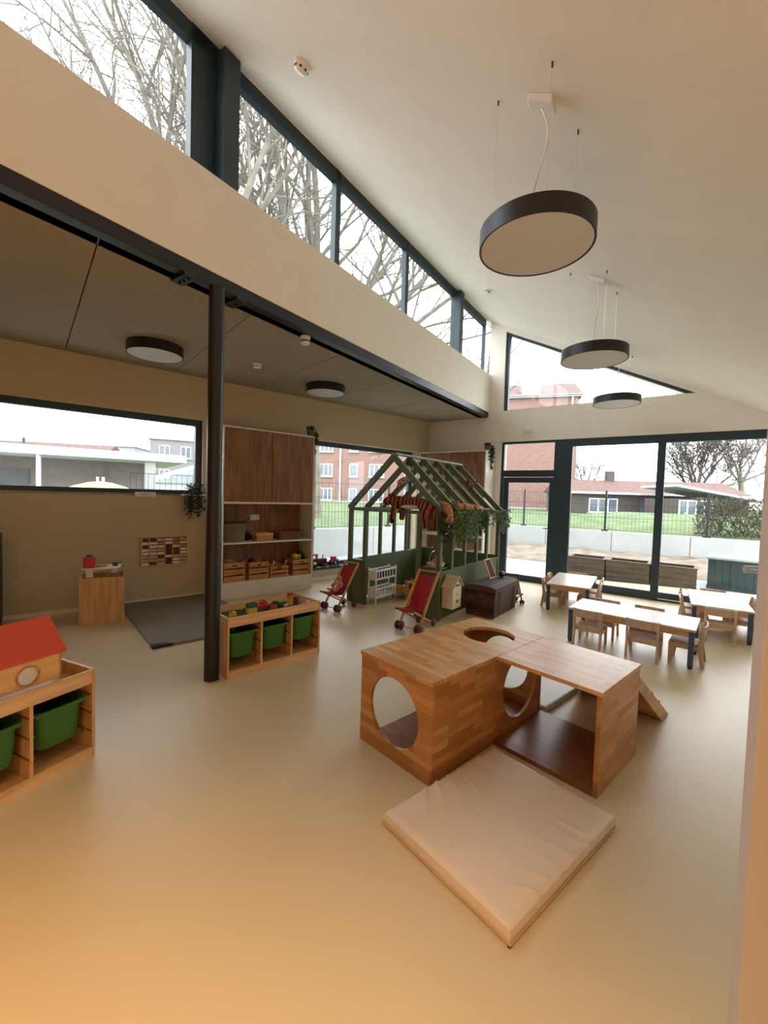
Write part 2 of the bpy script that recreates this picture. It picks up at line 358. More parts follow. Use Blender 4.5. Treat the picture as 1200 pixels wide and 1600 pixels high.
# end wall
b = B(); T = .30
b.box(-5.2, -3.10, 0, T, 0, 3.30).prism([(-3.42, 3.30), (-3.10, 3.30), (-3.10, 4.98), (-3.42, 5.14)], 0, T)
b.box(-3.10, 1.75, 0, T, 2.69, 3.30)
b.prism([(-3.10, 4.84), (-.04, 3.30), (.10, 3.30), (-3.10, 4.98)], 0, T)
b.box(1.32, 1.75, 0, T, 0, 2.69)
b.build('wall_end', M_WALL, loc=OE, rz=TE, kind=S_, label='white end wall above and around the glass doors', cat='wall')
wn = thing('window_3', 'triangular window under the sloping ceiling above the glass doors', 'window', OE, TE, kind=S_)
b = B(); b.box(-3.10, -3.03, .05, .13, 3.30, 4.80).box(-3.03, -.2, .05, .13, 3.30, 3.315)
b.prism([(-3.10, 4.84), (-3.10, 4.795), (-.13, 3.30), (-.04, 3.30)], .05, .13)
b.build('window_frame', M_ANTH, wn)
B().prism([(-3.06, 3.305), (-.13, 3.305), (-3.06, 4.79)], .085, .097).build('pane', M_GLASS, wn)
dn = thing('door_1', 'dark-framed glass terrace door with a square transom pane', 'door', OE, TE, kind=S_)
bars(B(), -3.10, -2.05, .03, .11, 0, 2.69, .05, .04, .03).build('door_frame', M_ANTH, dn, bevel=.003)
B().box(-3.05, -2.05, .03, .11, 2.01, 2.135).build('transom_bar', M_ANTH, dn)
B().box(-3.06, -2.05, .064, .076, 2.12, 2.66).build('transom_pane', M_GLASS, dn)
lf = bars(B(), -3.04, -2.06, .035, .10, .03, 2.0, .105, .10, .085).build('door_leaf', M_ANTH, dn, bevel=.003)
B().box(-2.95, -2.15, .062, .074, .10, 1.92).build('pane', M_GLASS, lf)
B().tube([(-2.11, .035, 1.05), (-2.11, -.02, 1.05), (-2.23, -.02, 1.05)], .009).build('handle', M_STEEL, lf)
wn = thing('window_4', 'tall sliding glass front of two wide panes behind the tables', 'window', OE, TE, kind=S_)
bars(B(), -2.05, 1.32, .03, .12, 0, 2.69, .05, .13, .14).build('window_frame', M_ANTH, wn, bevel=.003)
B().box(-2.0, -1.79, .03, .10, .14, 2.56).build('post', M_ANTH, wn)
B().box(-.50, -.39, .015, .12, .0, 2.57).build('mullion', M_ANTH, wn)
B().box(-.39, 1.3, .018, .03, .03, .045).build('track', M_CHROME, wn)
B().box(-1.80, -.49, .085, .097, .13, 2.57).build('pane', M_GLASS, wn)
B().box(-.40, 1.29, .055, .067, .13, 2.57).build('pane', M_GLASS, wn)
# clerestory wall, beam, posts, windows
b = B(); b.box(-3.4, 8.32, 0, .40, 3.30, 4.044).build('wall_upper', M_WALL, loc=OB, rz=TB, kind=S_, label='white wall strip between the black beam and the high windows', cat='wall')
b = B().box(-3.4, 8.22, 0.004, .20, 3.20, 3.30).build('trim_1', M_STEEL, loc=OB, rz=TB, kind=S_, label='black steel beam carrying the upper wall', cat='beam', bevel=.004)
for k, uu in enumerate((1.80, 2.26)):
    pl = B().box(uu, uu + .10, -.004, .19, 3.175, 3.20); pl.build('splice_plate', M_STEEL, b, bevel=.002)
    for q in range(3):
        B().lathe([(.012, 3.16), (.012, 3.176)], 6, (uu + .05, .03 + q * .06, 0)).build('bolt', M_STEEL, b)
col = B().lathe([(.060, 0), (.060, 3.20)], 28, (0, 0, 0)).build('column', M_STEEL, loc=(-1.398, 3.455, 0), kind=S_, label='slim round black steel column in the middle of the room', cat='column', smooth=True)
for nm, u0, u1, ya, yb in (('post', 2.12, 2.27, .01, .12), ('post', 6.72, 6.86, .01, .12)):
    top = zc(ya) - .003
    B().box(u0, u1, ya, yb, 4.044, top).build('trim_2' if u0 < 3 else 'trim_3', M_ANTH, loc=OB, rz=TB, kind=S_, label='dark steel post between the high windows ' + ('nearest the camera' if u0 < 3 else 'near the end wall'), cat='post', bevel=.003)
CL = [(-3.3, 2.105), (2.11, 3.66), (3.66, 5.16), (5.16, 6.78), (6.80, 8.24)]
CLN = ['largest high window, leftmost, with bare branches outside', 'high window second from the left with thick bare limbs outside', 'high window third from the left', 'high window fourth from the left', 'small high window in the far corner']
for k, (u0, u1) in enumerate(CL):
    wn = thing('window_%d' % (5 + k), CLN[k], 'window', OB, TB, kind=S_)
    wL = .04; 
    b = B(); ya, yb = .13, .20
    b.box(u0, u0 + (.14 if k in (1, ) else .04), ya, yb, 4.044, zc(ya)).box(u1 - (.19 if k == 0 else .04), u1, ya, yb, 4.044, zc(ya))
    b.box(u0, u1, ya, yb, zc(ya) - .13, zc(ya) - .002).box(u0, u1, ya, yb, 4.044, 4.07)
    b.build('window_frame', M_ANTH, wn)
    B().box(u0 + .03, u1 - .03, .16, .172, 4.06, zc(ya) - .12).build('pane', M_GLASS, wn)
# main sloping ceiling
def slab(u0, u1, ya, yb, t=.22):
    b = B(); z0, z1 = zc(ya), zc(yb)
    return b.hexa([(u0, ya, z0), (u1, ya, z0), (u1, yb, z1), (u0, yb, z1), (u0, ya, z0 + t), (u1, ya, z0 + t), (u1, yb, z1 + t), (u0, yb, z1 + t)])
slab(-3.6, 8.9, -5.2, .32).build('ceiling', M_CEIL, loc=OB, rz=TB, kind=S_, label='white sloping main ceiling with hanging drum lamps', cat='ceiling')
# low ceiling: panels with open joints
lc = thing('ceiling_low', 'low taupe acoustic panel ceiling over the left part', 'ceiling', OL, TL, kind=S_)
def beam_e(s):
    P = OL + UL * s; return (NB.dot(P) - DB - .10) / NB.dot(NL)
js = [-3.265, -2.05, -.84, .375, 1.59, 2.805, 4.0, 5.215, 6.43, 7.6]
for a, c in zip(js[:-1], js[1:]):
    a += .005; c -= .005
    e0 = max(.02, beam_e(a)); e1 = max(.02, beam_e(c))
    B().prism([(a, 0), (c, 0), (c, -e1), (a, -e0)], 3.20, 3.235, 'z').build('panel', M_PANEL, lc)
p = [LW(-3.6, -.34), LW(7.6, -.34), BW(9.2, .05), BW(-3.6, .05)]
B().prism([(q.x, q.y) for q in p], 3.24, 3.44, 'z').build('roof', mat('roof_membrane', (.05, .05, .05), .9), kind=S_, label='flat dark roof over the low part', cat='roof')
# remaining walls (behind and beside the camera)
def wallseg(name, a, c, h, label, t=.2, z0=0, m=M_WALL):
    a = Vector((a[0], a[1], 0)); c = Vector((c[0], c[1], 0)); d = c - a
    B().box(0, d.length, 0, t, z0, h).build(name, m, loc=a, rz=math.atan2(d.y, d.x), kind=S_, label=label, cat='wall')
q0 = LW(-3.3, 0); q1 = BW(-3.3, -2.75); q2 = BW(-3.3, -4.87); q3 = BW(8.9, -4.87)
wallseg('wall_side', q1, q0, 5.3, 'unseen side wall left of the camera, made dark oak to cut bounce light', m=M_OAK)  # out of view; dark wood finish added to reduce bounce on the left
wallseg('wall_back', q2, q1, 4.2, 'white wall behind the camera')
wallseg('wall_right', q3, q2, 2.75, 'white right wall out of view beside the camera')
# open door leaf at the right edge
dl = thing('door_2', 'white door leaf standing open at the right edge', 'door', (1.022, 1.125, 0), math.radians(-12), kind=S_)
B().box(0, .88, -.022, .022, .008, 2.25).build('door_leaf', M_DOOR, dl, bevel=.003)
hd = B().lathe([(.026, .022), (.026, .03)], 20, (.055, 0, 1.398), 'y').tube([(.055, .03, 1.398), (.055, .075, 1.398), (.03, .085, 1.398), (.004, .085, 1.398)], .011, 10)
hd.build('handle', M_CHROME, dl, smooth=True, label='chrome lever handle on the far face')
B().lathe([(.026, -.03), (.026, -.022)], 20, (.055, 0, 1.398), 'y').tube([(.055, -.03, 1.398), (.055, -.07, 1.398), (.17, -.07, 1.398)], .011, 10).build('handle', mat('handle_warm_reflection', (.16, .08, .045), .3, .8), dl, smooth=True, label='dark lever handle on the near face, warm reflection in its colour')  # brown tint paints the warm reflection seen on the metal
B().lathe([(.018, .022), (.018, .03), (.010, .032), (.010, .06), (1e-6, .062)], 16, (.055, 0, 1.335), 'y').build('thumb_turn', M_PLAST, dl, smooth=True)

# window portals (guide the sky light through the panes)
def portal(loc, w, h, nrm):
    l = bpy.data.lights.new('window_portal', 'AREA'); l.shape = 'RECTANGLE'; l.size = w; l.size_y = h; l.cycles.is_portal = True
    o = bpy.data.objects.new('window_portal', l); C.objects.link(o); o.location = loc
    o.rotation_euler = Vector(nrm).to_track_quat('-Z', 'Y').to_euler()
portal(LW(.5, -.3, 2.04), 2.95, 1.08, -NL); portal(LW(5.16, -.32, 1.38), 2.5, 2.25, -NL)
portal(EW(-.9, -.28, 1.35), 4.4, 2.68, -NE); portal(EW(-1.6, -.25, 4.05), 3.0, 1.5, -NE)
portal(BW(2.5, .35, 4.6), 11.6, 1.05, -NB)

# ------------------------------------------------------------------ lamps and ceiling fittings
def drum(t, z0, h, r, dark=M_STEEL):
    B().lathe([(r - .012, z0 + .006), (r - .002, z0), (r, z0 + .002), (r, z0 + h), (r - .004, z0 + h + .002), (1e-6, z0 + h + .002)], 56).build('lamp_drum', dark, t, smooth=True)
    B().lathe([(1e-6, z0 + .012), (r - .014, z0 + .012), (r - .012, z0 + .004), (1e-6, z0 + .004)], 56).build('diffuser', M_DIFF, t, smooth=True)
PEND = [(2.533, 'largest and nearest of the three hanging drum lamps'), (4.841, 'middle one of the three hanging drum lamps'), (7.15, 'smallest and farthest of the three hanging drum lamps')]
for k, (u, lab) in enumerate(PEND):
    P = BW(u, .705 - DB); zt = zc(.705 - DB)
    t = thing('pendant_lamp', lab + ', dark rim and white diffuser', 'lamp', (P.x, P.y, 0), 0, 'drum lamps hanging from the sloping ceiling')
    drum(t, 3.03, .105, .318)
    sl = .52
    cb = B(); dx = NB * .07; dy = UB * .05
    pts = [-dx - dy, dx - dy, dx + dy, -dx + dy]
    cb.hexa([(q.x, q.y, zt + sl * q.dot(NB) - .05) for q in pts] + [(q.x, q.y, zt + sl * q.dot(NB) - .001) for q in pts]).build('ceiling_rose', M_PLAST, t, bevel=.006)
    cpts = []
    for i in range(13):
        f = i / 12; w = math.sin(f * PI * 2) * .035 * (1 if k == 0 else .4)
        cpts.append((w * .8 + .01 * f, -w, zt - .05 - f * (zt - .05 - 3.14)))
    B().tube(cpts, .0055, 8).build('cable', M_PLAST, t, smooth=True)
    for a in (0.35, 2.45, 4.55):
        q = Vector((math.cos(a), math.sin(a), 0)) * .27; zz = zt + sl * q.dot(NB)
        B().tube([(q.x, q.y, 3.14), (q.x, q.y, zz - .03)], .0006, 5).build('wire', M_CHROME, t)
        B().lathe([(.005, zz - .026), (.005, zz + .004)], 10, (q.x, q.y, 0)).build('wire_anchor', M_BLACK, t)
for s, (x, y), lab in ((1, (-2.663, 4.871), 'round black-rimmed ceiling lamp above the window and grey mat'), (1, (-.94, 6.443), 'round black-rimmed ceiling lamp in front of the bookcase')):
    t = thing('ceiling_lamp', lab, 'lamp', (x, y, 0), 0, 'flush lamps on the low ceiling'); drum(t, 3.085, .113, .29)
def on_ceiling(t, u, nn):
    P = BW(u, nn - DB); t.location = (P.x, P.y, zc(nn - DB)); t.rotation_mode = 'QUATERNION'
    t.rotation_quaternion = Vector((-NB.x * .52, -NB.y * .52, 1)).normalized().to_track_quat('Z', 'Y')
for u, nn, r, lab in ((2.296, 2.388, .055, 'white smoke detector on the sloping ceiling near the camera'), (6.241, 2.41, .05, 'small white detector on the sloping ceiling far back')):
    t = thing('smoke_detector', lab, 'detector'); on_ceiling(t, u, nn)
    B().lathe([(r * 1.1, -.001), (r * 1.1, -.012), (r, -.016), (r * .92, -.045), (r * .6, -.058), (1e-6, -.058)], 28).build('housing', M_PLAST, t, smooth=True)
    for a in range(8):
        q = a * PI / 4; B().box(r * .80, r * .985, -.008, .008, -.042, -.028).build('vent', M_BLACK, t, rz=q)
for (x, y), r, h, lab in (((-.875, 4.452), .05, .075, 'white cylinder sensor on the low ceiling beside the beam'), ((-1.678, 5.455), .05, .045, 'flat white detector on the low ceiling above the bookcase')):
    t = thing('ceiling_sensor', lab, 'detector', (x, y, 3.2))
    B().lathe([(r * 1.05, 0), (r * 1.05, -.015), (r * .95, -.02), (r * .9, -h), (1e-6, -h)], 24).build('housing', M_PLAST, t, smooth=True)
    B().lathe([(r * .92, -h * .55), (r * .97, -h * .6), (r * .92, -h * .75)], 24).build('vent', M_BLACK, t)
t = thing('emergency_light', 'white emergency light box on the wall above the glass door', 'light', EW(-2.606, .0, 2.895), TE)
B().box(-.10, .10, -.045, -.002, -.045, .045).build('housing', M_PLAST, t, bevel=.006); B().box(-.09, .09, -.05, -.045, -.035, .02).build('lens', M_DIFF, t)
# lit ceiling lamp behind the camera: the warm light on the near floor
Pw = BW(-1.35, -2.75); zw = zc(-2.75)
t = thing('ceiling_lamp', 'lit warm round lamp hanging behind the camera', 'lamp', (Pw.x, Pw.y, 0))
zb = zw - .45
B().lathe([(.30, zb), (.30, zb + .1), (1e-6, zb + .1)], 40).build('lamp_drum', M_STEEL, t, smooth=True)
B().tube([(0, 0, zb + .1), (0, 0, zw)], .006).build('cable', M_PLAST, t)
B().lathe([(1e-6, zb + .004), (.29, zb + .004), (.29, zb), (1e-6, zb)], 40).build('diffuser', emit('warm_diffuser', (1, .62, .30), 2), t)
l = bpy.data.lights.new('warm_lamp_light', 'AREA'); l.shape = 'DISK'; l.size = .55; l.energy = WARM_POWER; l.color = (1, .60, .26); l.spread = math.radians(96)
lo = bpy.data.objects.new('warm_lamp_light', l); C.objects.link(lo); lo.location = (Pw.x, Pw.y, zb - .01)

# ------------------------------------------------------------------ climbing cubes and soft mats
BX, BY, BA = -.113, 2.672, -.832
t = thing('climbing_cube', 'laminated wood climbing cube with round crawl holes in the middle of the floor', 'climbing frame', (BX, BY, 0), BA)
w, a1, W, A_, H, th = .60, .61, 1.236, 1.225, .578, .024
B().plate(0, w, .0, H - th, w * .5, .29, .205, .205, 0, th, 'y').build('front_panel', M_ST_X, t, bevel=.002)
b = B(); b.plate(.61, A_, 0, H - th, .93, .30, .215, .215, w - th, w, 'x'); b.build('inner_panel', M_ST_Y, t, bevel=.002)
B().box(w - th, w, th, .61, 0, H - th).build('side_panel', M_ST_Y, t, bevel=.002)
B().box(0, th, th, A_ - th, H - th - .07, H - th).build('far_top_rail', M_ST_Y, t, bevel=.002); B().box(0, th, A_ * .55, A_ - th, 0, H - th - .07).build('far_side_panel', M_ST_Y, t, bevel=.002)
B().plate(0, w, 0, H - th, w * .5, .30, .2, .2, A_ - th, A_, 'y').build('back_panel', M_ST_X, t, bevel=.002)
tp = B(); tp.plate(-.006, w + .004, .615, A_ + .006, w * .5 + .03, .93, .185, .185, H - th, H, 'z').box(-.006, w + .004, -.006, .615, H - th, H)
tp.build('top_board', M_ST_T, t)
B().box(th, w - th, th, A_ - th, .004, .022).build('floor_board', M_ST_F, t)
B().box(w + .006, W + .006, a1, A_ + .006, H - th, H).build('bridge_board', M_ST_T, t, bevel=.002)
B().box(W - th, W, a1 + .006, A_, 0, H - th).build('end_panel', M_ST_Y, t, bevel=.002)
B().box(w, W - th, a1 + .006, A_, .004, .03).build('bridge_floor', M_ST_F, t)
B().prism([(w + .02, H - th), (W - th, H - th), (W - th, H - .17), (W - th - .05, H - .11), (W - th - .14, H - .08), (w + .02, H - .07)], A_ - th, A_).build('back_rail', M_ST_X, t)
t2 = thing('wooden_ramp', 'sloping wooden ramp leaning behind the climbing cube', 'ramp', (BX, BY, 0), BA)
b = B(); b.prism([(A_ + .012, .50), (A_ + .012, .41), (1.83, .0), (2.0, .0)], .64, W - .01, 'x').build('ramp_board', M_ST_Y, t2, bevel=.003)
for i in range(3):
    f = .28 + i * .24; yy = A_ + .01 + f * .78; zz = .50 - f * .5
    B().bar((.66, yy, zz + .012), (W - .03, yy, zz + .012), .03, .02, (0, .55, 1)).build('grip_strip', M_WOODN, t2)
t2 = thing('crawl_mat', 'pale grey mat on the floor behind the climbing cube', 'mat', (BX, BY, 0), BA)
B().box(.0, .63, A_ + .03, 1.86, 0, .05).build('mat_cover', M_MATG, t2, bevel=.012)
def soft_mat(name, label, loc, rz, l, w, h, m, cut, creases):
    t = thing(name, label, 'mat', loc, rz); N = 72; b = B()
    def zf(x, y):
        z = h - .004
        e = min(x, l - x, y, w - y); z -= .012 * max(0, 1 - e / .03) ** 2
        for (cx, cy, ang, ln, wd, am) in creases:
            dx, dy = x - cx, y - cy; p = dx * math.cos(ang) + dy * math.sin(ang); q = -dx * math.sin(ang) + dy * math.cos(ang)
            if -ln * .1 < p < ln: z += am * math.exp(-(q / wd) ** 2) * max(0, 1 - p / ln) * (1 if p > 0 else 1 + p / (ln * .1))
        return z
    vs = [(l * i / N, w * j / N, zf(l * i / N, w * j / N)) for j in range(N + 1) for i in range(N + 1)]
    fs = [(j * (N + 1) + i, j * (N + 1) + i + 1, (j + 1) * (N + 1) + i + 1, (j + 1) * (N + 1) + i) for j in range(N) for i in range(N)]
    rim = [i for i in range(N + 1)] + [j * (N + 1) + N for j in range(1, N + 1)] + [N * (N + 1) + i for i in range(N - 1, -1, -1)] + [j * (N + 1) for j in range(N - 1, 0, -1)]
    o = len(vs); cx, cy = l / 2, w / 2
    for k, i in enumerate(rim):
        x, y, z = vs[i]; vs.append((x + (.004 if x > cx else -.004), y + (.004 if y > cy else -.004), h * .5))
    for k, i in enumerate(rim):
        x, y, z = vs[i]; vs.append((x, y, .003))
    R = len(rim)
    for k in range(R):
        k2 = (k + 1) % R; fs.append((rim[k], o + k, o + k2, rim[k2])); fs.append((o + k, o + R + k, o + R + k2, o + k2))
    fs.append(tuple(o + R + k for k in range(R)))
    b.add(vs, fs); b.build('mat_cover', m, t, smooth=True)
    pp = [(-.005, -.005, .012), (l + .005, -.005, .012), (l + .005, w + .005, .012), (-.005, w + .005, .012), (-.005, -.005, .012)]
    B().tube(pp, .0045, 6).build('piping', mul_mat(m), t)
    B().box(l - .005, l + .006, -.006, .005, .0, .010).build('zip_tab', M_BLACK, t)
    return t
def mul_mat(m):
    return mat('piping_orange', (.62, .38, .16), .5)
cr = [(.012, .26 + i * .085, -.75 + i * .17, .22 + .05 * (i % 2), .009, .014) for i in range(6)]
cr += [(.69, .20 + i * .085, PI + .55 - i * .17, .17 + .04 * (i % 2), .009, .014) for i in range(5)]
cr += [(.69, .62, PI + .05, .26, .010, .012)]
soft_mat('floor_mat', 'thick square beige leatherette mat in front of the climbing cube', (.048, 1.960, 0), -.881, .695, .867, .075, M_MATB, None, cr)

# ------------------------------------------------------------------ toy chests with green bins
def make_chest(name, label, loc, rz):
    t = thing(name, label, 'toy storage', loc, rz, 'low pine storage units'); L, D, H, k = .94, .44, .52, .018
    for x in (0, .307, .615, L - k):
        top = H if x in (0, L - k) else .44
        B().box(x, x + k, 0 if x in (0, L - k) else .006, D, 0 if x in (0, L - k) else .04, top).build('side_panel' if x in (0, L - k) else 'divider', M_PINEV, t, bevel=.002)
    B().box(k, L - k, .002, D - .002, .03, .045).build('bottom_board', M_PINE, t)
    B().box(k, L - k, 0, k, 0, .062).build('bottom_rail', M_PINE, t, bevel=.002)
    B().box(k, L - k, .002, k, .44, H - .002).build('front_rail', M_PINE, t, bevel=.002)
    B().box(k, L - k, D - k, D - .001, .05, H - .002).build('back_board', M_PINE, t, bevel=.002)
    B().box(k, L - k, k, D - k, .43, .445).build('tray_board', M_PINE, t)
    for x in (k, .307, .307 + k, .615, .615 + k, L - k):
        sgn = 1 if x in (k, .307 + k, .615 + k) else -1
        for z in (.16, .27, .375):
            B().box(min(x, x + sgn * .006), max(x, x + sgn * .006), .004, D - .03, z - .008, z).build('runner', M_OAK, t)
    return t
def make_bin(label, loc, rz):
    t = thing('storage_bin', label, 'bin', loc, rz, 'green plastic bins')
    def loop(hx, hy, z, cy, n=32):
        o = []
        for i in range(n):
            a = 2 * PI * i / n; c, s = math.cos(a), math.sin(a); e = .32
            o.append((hx * math.copysign(abs(c) ** e, c), cy + hy * math.copysign(abs(s) ** e, s), z))
        return o
    secs = [(.088, .150, 0), (.098, .162, .004), (.106, .168, .02), (.120, .180, .205), (.134, .194, .207), (.136, .196, .222), (.130, .190, .224), (.117, .177, .208), (.100, .160, .02), (.09, .15, .012)]
    b = B(); n = 32; vs = []
    for hx, hy, z in secs: vs += loop(hx, hy, z, .20)
    fs = [(i * n + k, i * n + (k + 1) % n, (i + 1) * n + (k + 1) % n, (i + 1) * n + k) for i in range(len(secs) - 1) for k in range(n)]
    fs += [tuple(range(n))[::-1], tuple((len(secs) - 1) * n + k for k in range(n))]
    b.add(vs, fs).build('bin_body', M_GREENBIN, t, smooth=True)
    B().box(-.13, .13, .000, .008, .207, .222).build('rim_lip', M_GREENBIN, t, bevel=.002)
    return t
CH1 = (-1.2625, 3.4373, .782); CH2 = (-2.0317, 1.5517, 1.1535)
def chp(ch, x, y, z): 
    c, s = math.cos(ch[2]), math.sin(ch[2]); return (ch[0] + x * c - y * s, ch[1] + x * s + y * c, z)
make_chest('toy_chest', 'pine storage unit with building-block tray on top, beside the black column', CH1[:2] + (0,), CH1[2])
make_chest('toy_chest', 'pine storage unit under the red-roofed dollhouse at the left edge', CH2[:2] + (0,), CH2[2])
for k, (x, lab) in enumerate(((.163, 'left'), (.470, 'middle'), (.778, 'right'))):
    make_bin('green plastic bin, %s one of three in the unit beside the column' % lab, chp(CH1, x, .01, .150 + (k == 2) * .02), CH1[2])
    make_bin(('green plastic bin, rightmost under the dollhouse' if k == 2 else 'green plastic bin next to the rightmost under the dollhouse' if k == 1 else 'green plastic bin leftmost under the dollhouse, mostly out of frame'), chp(CH2, x, .01, .145), CH2[2])
# building-block tray content
def brick_toy(name, label, ch, x, y, z0, parts, rz=0):
    """parts: (dx,dy,dz,w,d,h,mat,studs)"""
    P = chp(ch, x, y, z0); t = thing(name, label, 'toy', P, ch[2] + rz, 'building-block toys on the pine unit')
    for (dx, dy, dz, w_, d_, h_, m, st) in parts:
        o = B().box(dx - w_ / 2, dx + w_ / 2, dy - d_ / 2, dy + d_ / 2, dz, dz + h_).build('brick', m, t, bevel=.002)
        if st:
            s = B(); nx = max(1, round(w_ / .016)); ny = max(1, round(d_ / .016))
            for i in range(nx):
                for j in range(ny): s.lathe([(.0048, dz + h_ - .001), (.0048, dz + h_ + .0045)], 10, (dx - w_ / 2 + (i + .5) * w_ / nx, dy - d_ / 2 + (j + .5) * d_ / ny, 0))
            s.build('studs', m, o, kind='stuff')
    return t
ZT = .445
for k, (x0, x1, lab) in enumerate(((.05, .28, 'left'), (.30, .55, 'middle'), (.57, .84, 'right'))):
    brick_toy('base_plate', 'dark green studded base plate, %s one in the tray of the pine unit' % lab, CH1, (x0 + x1) / 2, .20, ZT, [(0, 0, 0, x1 - x0, .30, .028, M_DGREEN, True)])
Zb = ZT + .033
brick_toy('block_animal', 'small yellow block animal at the left end of the tray', CH1, .12, .17, Zb, [(0, 0, 0, .065, .03, .022, M_YELLOW, True), (.012, 0, .022, .032, .03, .018, M_YELLOW, False), (-.02, 0, .022, .02, .02, .02, M_WOODN, False)])
brick_toy('block_house', 'yellow block house with dark green top in the tray', CH1, .30, .17, Zb, [(0, 0, 0, .085, .05, .05, M_YELLOW, False), (0, 0, .05, .09, .055, .035, M_DGREEN, True)])
brick_toy('block_plank', 'flat yellow block lying at the front of the tray', CH1, .27, .07, Zb, [(0, 0, 0, .075, .03, .018, M_YELLOW, True)])
brick_toy('block_arch', 'red stepped block roof at the back of the tray', CH1, .46, .26, Zb, [(0, 0, 0, .095, .05, .03, M_REDPL, False), (0, 0, .03, .065, .05, .025, M_REDPL, False), (0, 0, .055, .035, .05, .018, M_REDPL, True)])
brick_toy('block_cube', 'single red block standing at the front middle of the tray', CH1, .48, .10, Zb, [(0, 0, 0, .052, .045, .05, M_REDPL, True)])
brick_toy('block_stack', 'dark green block stack in the middle of the tray', CH1, .56, .22, Zb, [(0, 0, 0, .10, .06, .025, M_DGREEN, True), (.01, 0, .025, .05, .05, .022, M_DGREEN, True)])
def toy_figure(label, x, y, body, head, hair):
    P = chp(CH1, x, y, Zb); t = thing('toy_figure', label, 'figure', P, CH1[2], 'building-block toys on the pine unit')
    B().prism([(-.014, 0), (.014, 0), (.017, .035), (-.017, .035)], -.009, .009).build('body', body, t, bevel=.002)
    B().box(-.013, -.001, -.01, .01, 0, .018).build('leg', hair, t); B().box(.001, .013, -.01, .01, 0, .018).build('leg', hair, t)
    B().ball((0, 0, .045), .012).build('head', head, t, smooth=True); B().ball((0, .002, .051), .0125, sc=(1, 1, .7)).build('hair', hair, t, smooth=True)
toy_figure('tiny block figure in white with dark hair in the tray', .63, .13, M_PLAST, M_SKIN, M_BLACK)
toy_figure('tiny white block figure at the right end of the tray', .86, .10, M_PLAST, M_PLAST, M_BLACK)
toy_figure('tiny dark red figure beside the yellow tower in the tray', .80, .22, M_DARKRED, M_SKIN, M_BLACK)
brick_toy('block_tower', 'tall yellow and red block tower in the tray', CH1, .72, .20, Zb, [(0, 0, 0, .045, .045, .055, M_YELLOW, False), (0, 0, .055, .048, .048, .03, M_WOODN, False), (0, 0, .085, .045, .045, .028, M_REDPL, True)])
brick_toy('block_chair', 'dark red block piece right of the yellow tower', CH1, .765, .17, Zb, [(0, 0, 0, .03, .04, .075, M_DARKRED, True)])
# dollhouse
t = thing('dollhouse', 'wooden dollhouse with bright red gable roof and round window', 'dollhouse', chp(CH2, 0, 0, 0), CH2[2])
x0, x1, ya, yb, zb, ze, zr = .22, .785, .045, .33, .522, .695, .842; ym = (ya + yb) / 2
for a_, b_ in ((x0, (x0 + x1) / 2), ((x0 + x1) / 2, x1)):
    B().plate(a_, b_, zb, ze, (a_ + b_) / 2 + (.0 if a_ == x0 else -.015), .585, .047, .047, ya, ya + .01).build('front_wall', M_PLY, t)
B().box(x0, x1, yb - .01, yb, zb, ze).build('back_wall', M_PLY, t)
for xx in (x0, x1 - .01): B().prism([(ya, zb), (yb, zb), (yb, ze), (ym, zr - .02), (ya, ze)], xx, xx + .01, 'x').build('gable_wall', M_PLY, t)
B().box(x0 + .01, x1 - .01, ya + .01, yb - .01, zb, zb + .008).build('floor_board', M_PLY, t)
for sg, e in ((-1, ya - .022), (1, yb + .022)):
    B().prism([(e, ze - .018), (ym, zr), (ym, zr - .014), (e, ze - .03)], x0 - .03, x1 + .015, 'x').build('roof_slope', M_REDROOF, t)
for cx in ((x0 + (x0 + x1) / 2) / 2, ((x0 + x1) / 2 + x1) / 2 - .015):
    B().lathe([(.046, ya + .003), (.046, ya + .006)], 28, (cx, 0, .585), 'y').build('pane', mat('toy_pane', (.72, .70, .66), .08, spec=.9), t)
    B().lathe([(.045, ya - .004), (.054, ya - .004), (.054, ya + .001), (.045, ya + .001), (.045, ya - .004)], 28, (cx, 0, .585), 'y').build('window_ring', M_SLAT, t)

# ------------------------------------------------------------------ bookcase and wardrobe (same build)
def make_case(name, label, W_, loc, rz):
    """front at local y=0, back at y=.43"""
    t = thing(name, label, 'bookcase', loc, rz); D, H, k = .42, 2.50, .022
    for x in (0, W_ - k): B().box(x, x + k, 0, D, 0, H).build('side_panel', M_WHITE, t, bevel=.002)
    B().box(k, W_ - k, 0, D, H - k, H).build('top_board', M_WHITE, t, bevel=.002)
    B().box(k, W_ - k, 0, D - .012, 1.385, 1.415).build('shelf', M_WHITE, t, bevel=.002)
    B().box(k, W_ - k, 0, D - .012, .795, .817).build('shelf', M_WHITE, t, bevel=.002)
    B().box(k, W_ - k, .002, D - .012, .215, .237).build('shelf', M_WHITE, t, bevel=.002)
    B().box(k, W_ - k, .004, .02, 0, .232).build('plinth', M_WHITE, t)
    B().box(k, W_ - k, D - .012, D, 0, H - k).build('back_board', M_OAK, t)
    for i in (0, 1):
        a = k + i * (W_ / 2 - k) + .005; c = a + W_ / 2 - k - .010
        B().box(a, c, -.002, .016, 1.418, H - k - .003).build('door', M_OAK, t, bevel=.0015)
    return t
SC0 = 2.133
bc = make_case('bookcase', 'tall oak and white bookcase with toy crates between the two windows', 1.49, LW(SC0, .43), TL)
wc = make_case('wardrobe', 'tall oak and white cabinet in the corner beside the glass door', 1.495, EW(-4.725, .43), TE)
def BC(x, y, z): return LW(SC0 + x, .43 - y, z)
def WC(x, y, z): return EW(-4.725 + x, .43 - y, z)
t = thing('wall_socket', 'white double socket on the bookcase back board', 'socket', BC(.66, .405, 1.16), TL)
B().box(-.075, .075, -.006, .002, -.042, .042).build('face_plate', M_PLAST, t, bevel=.003)
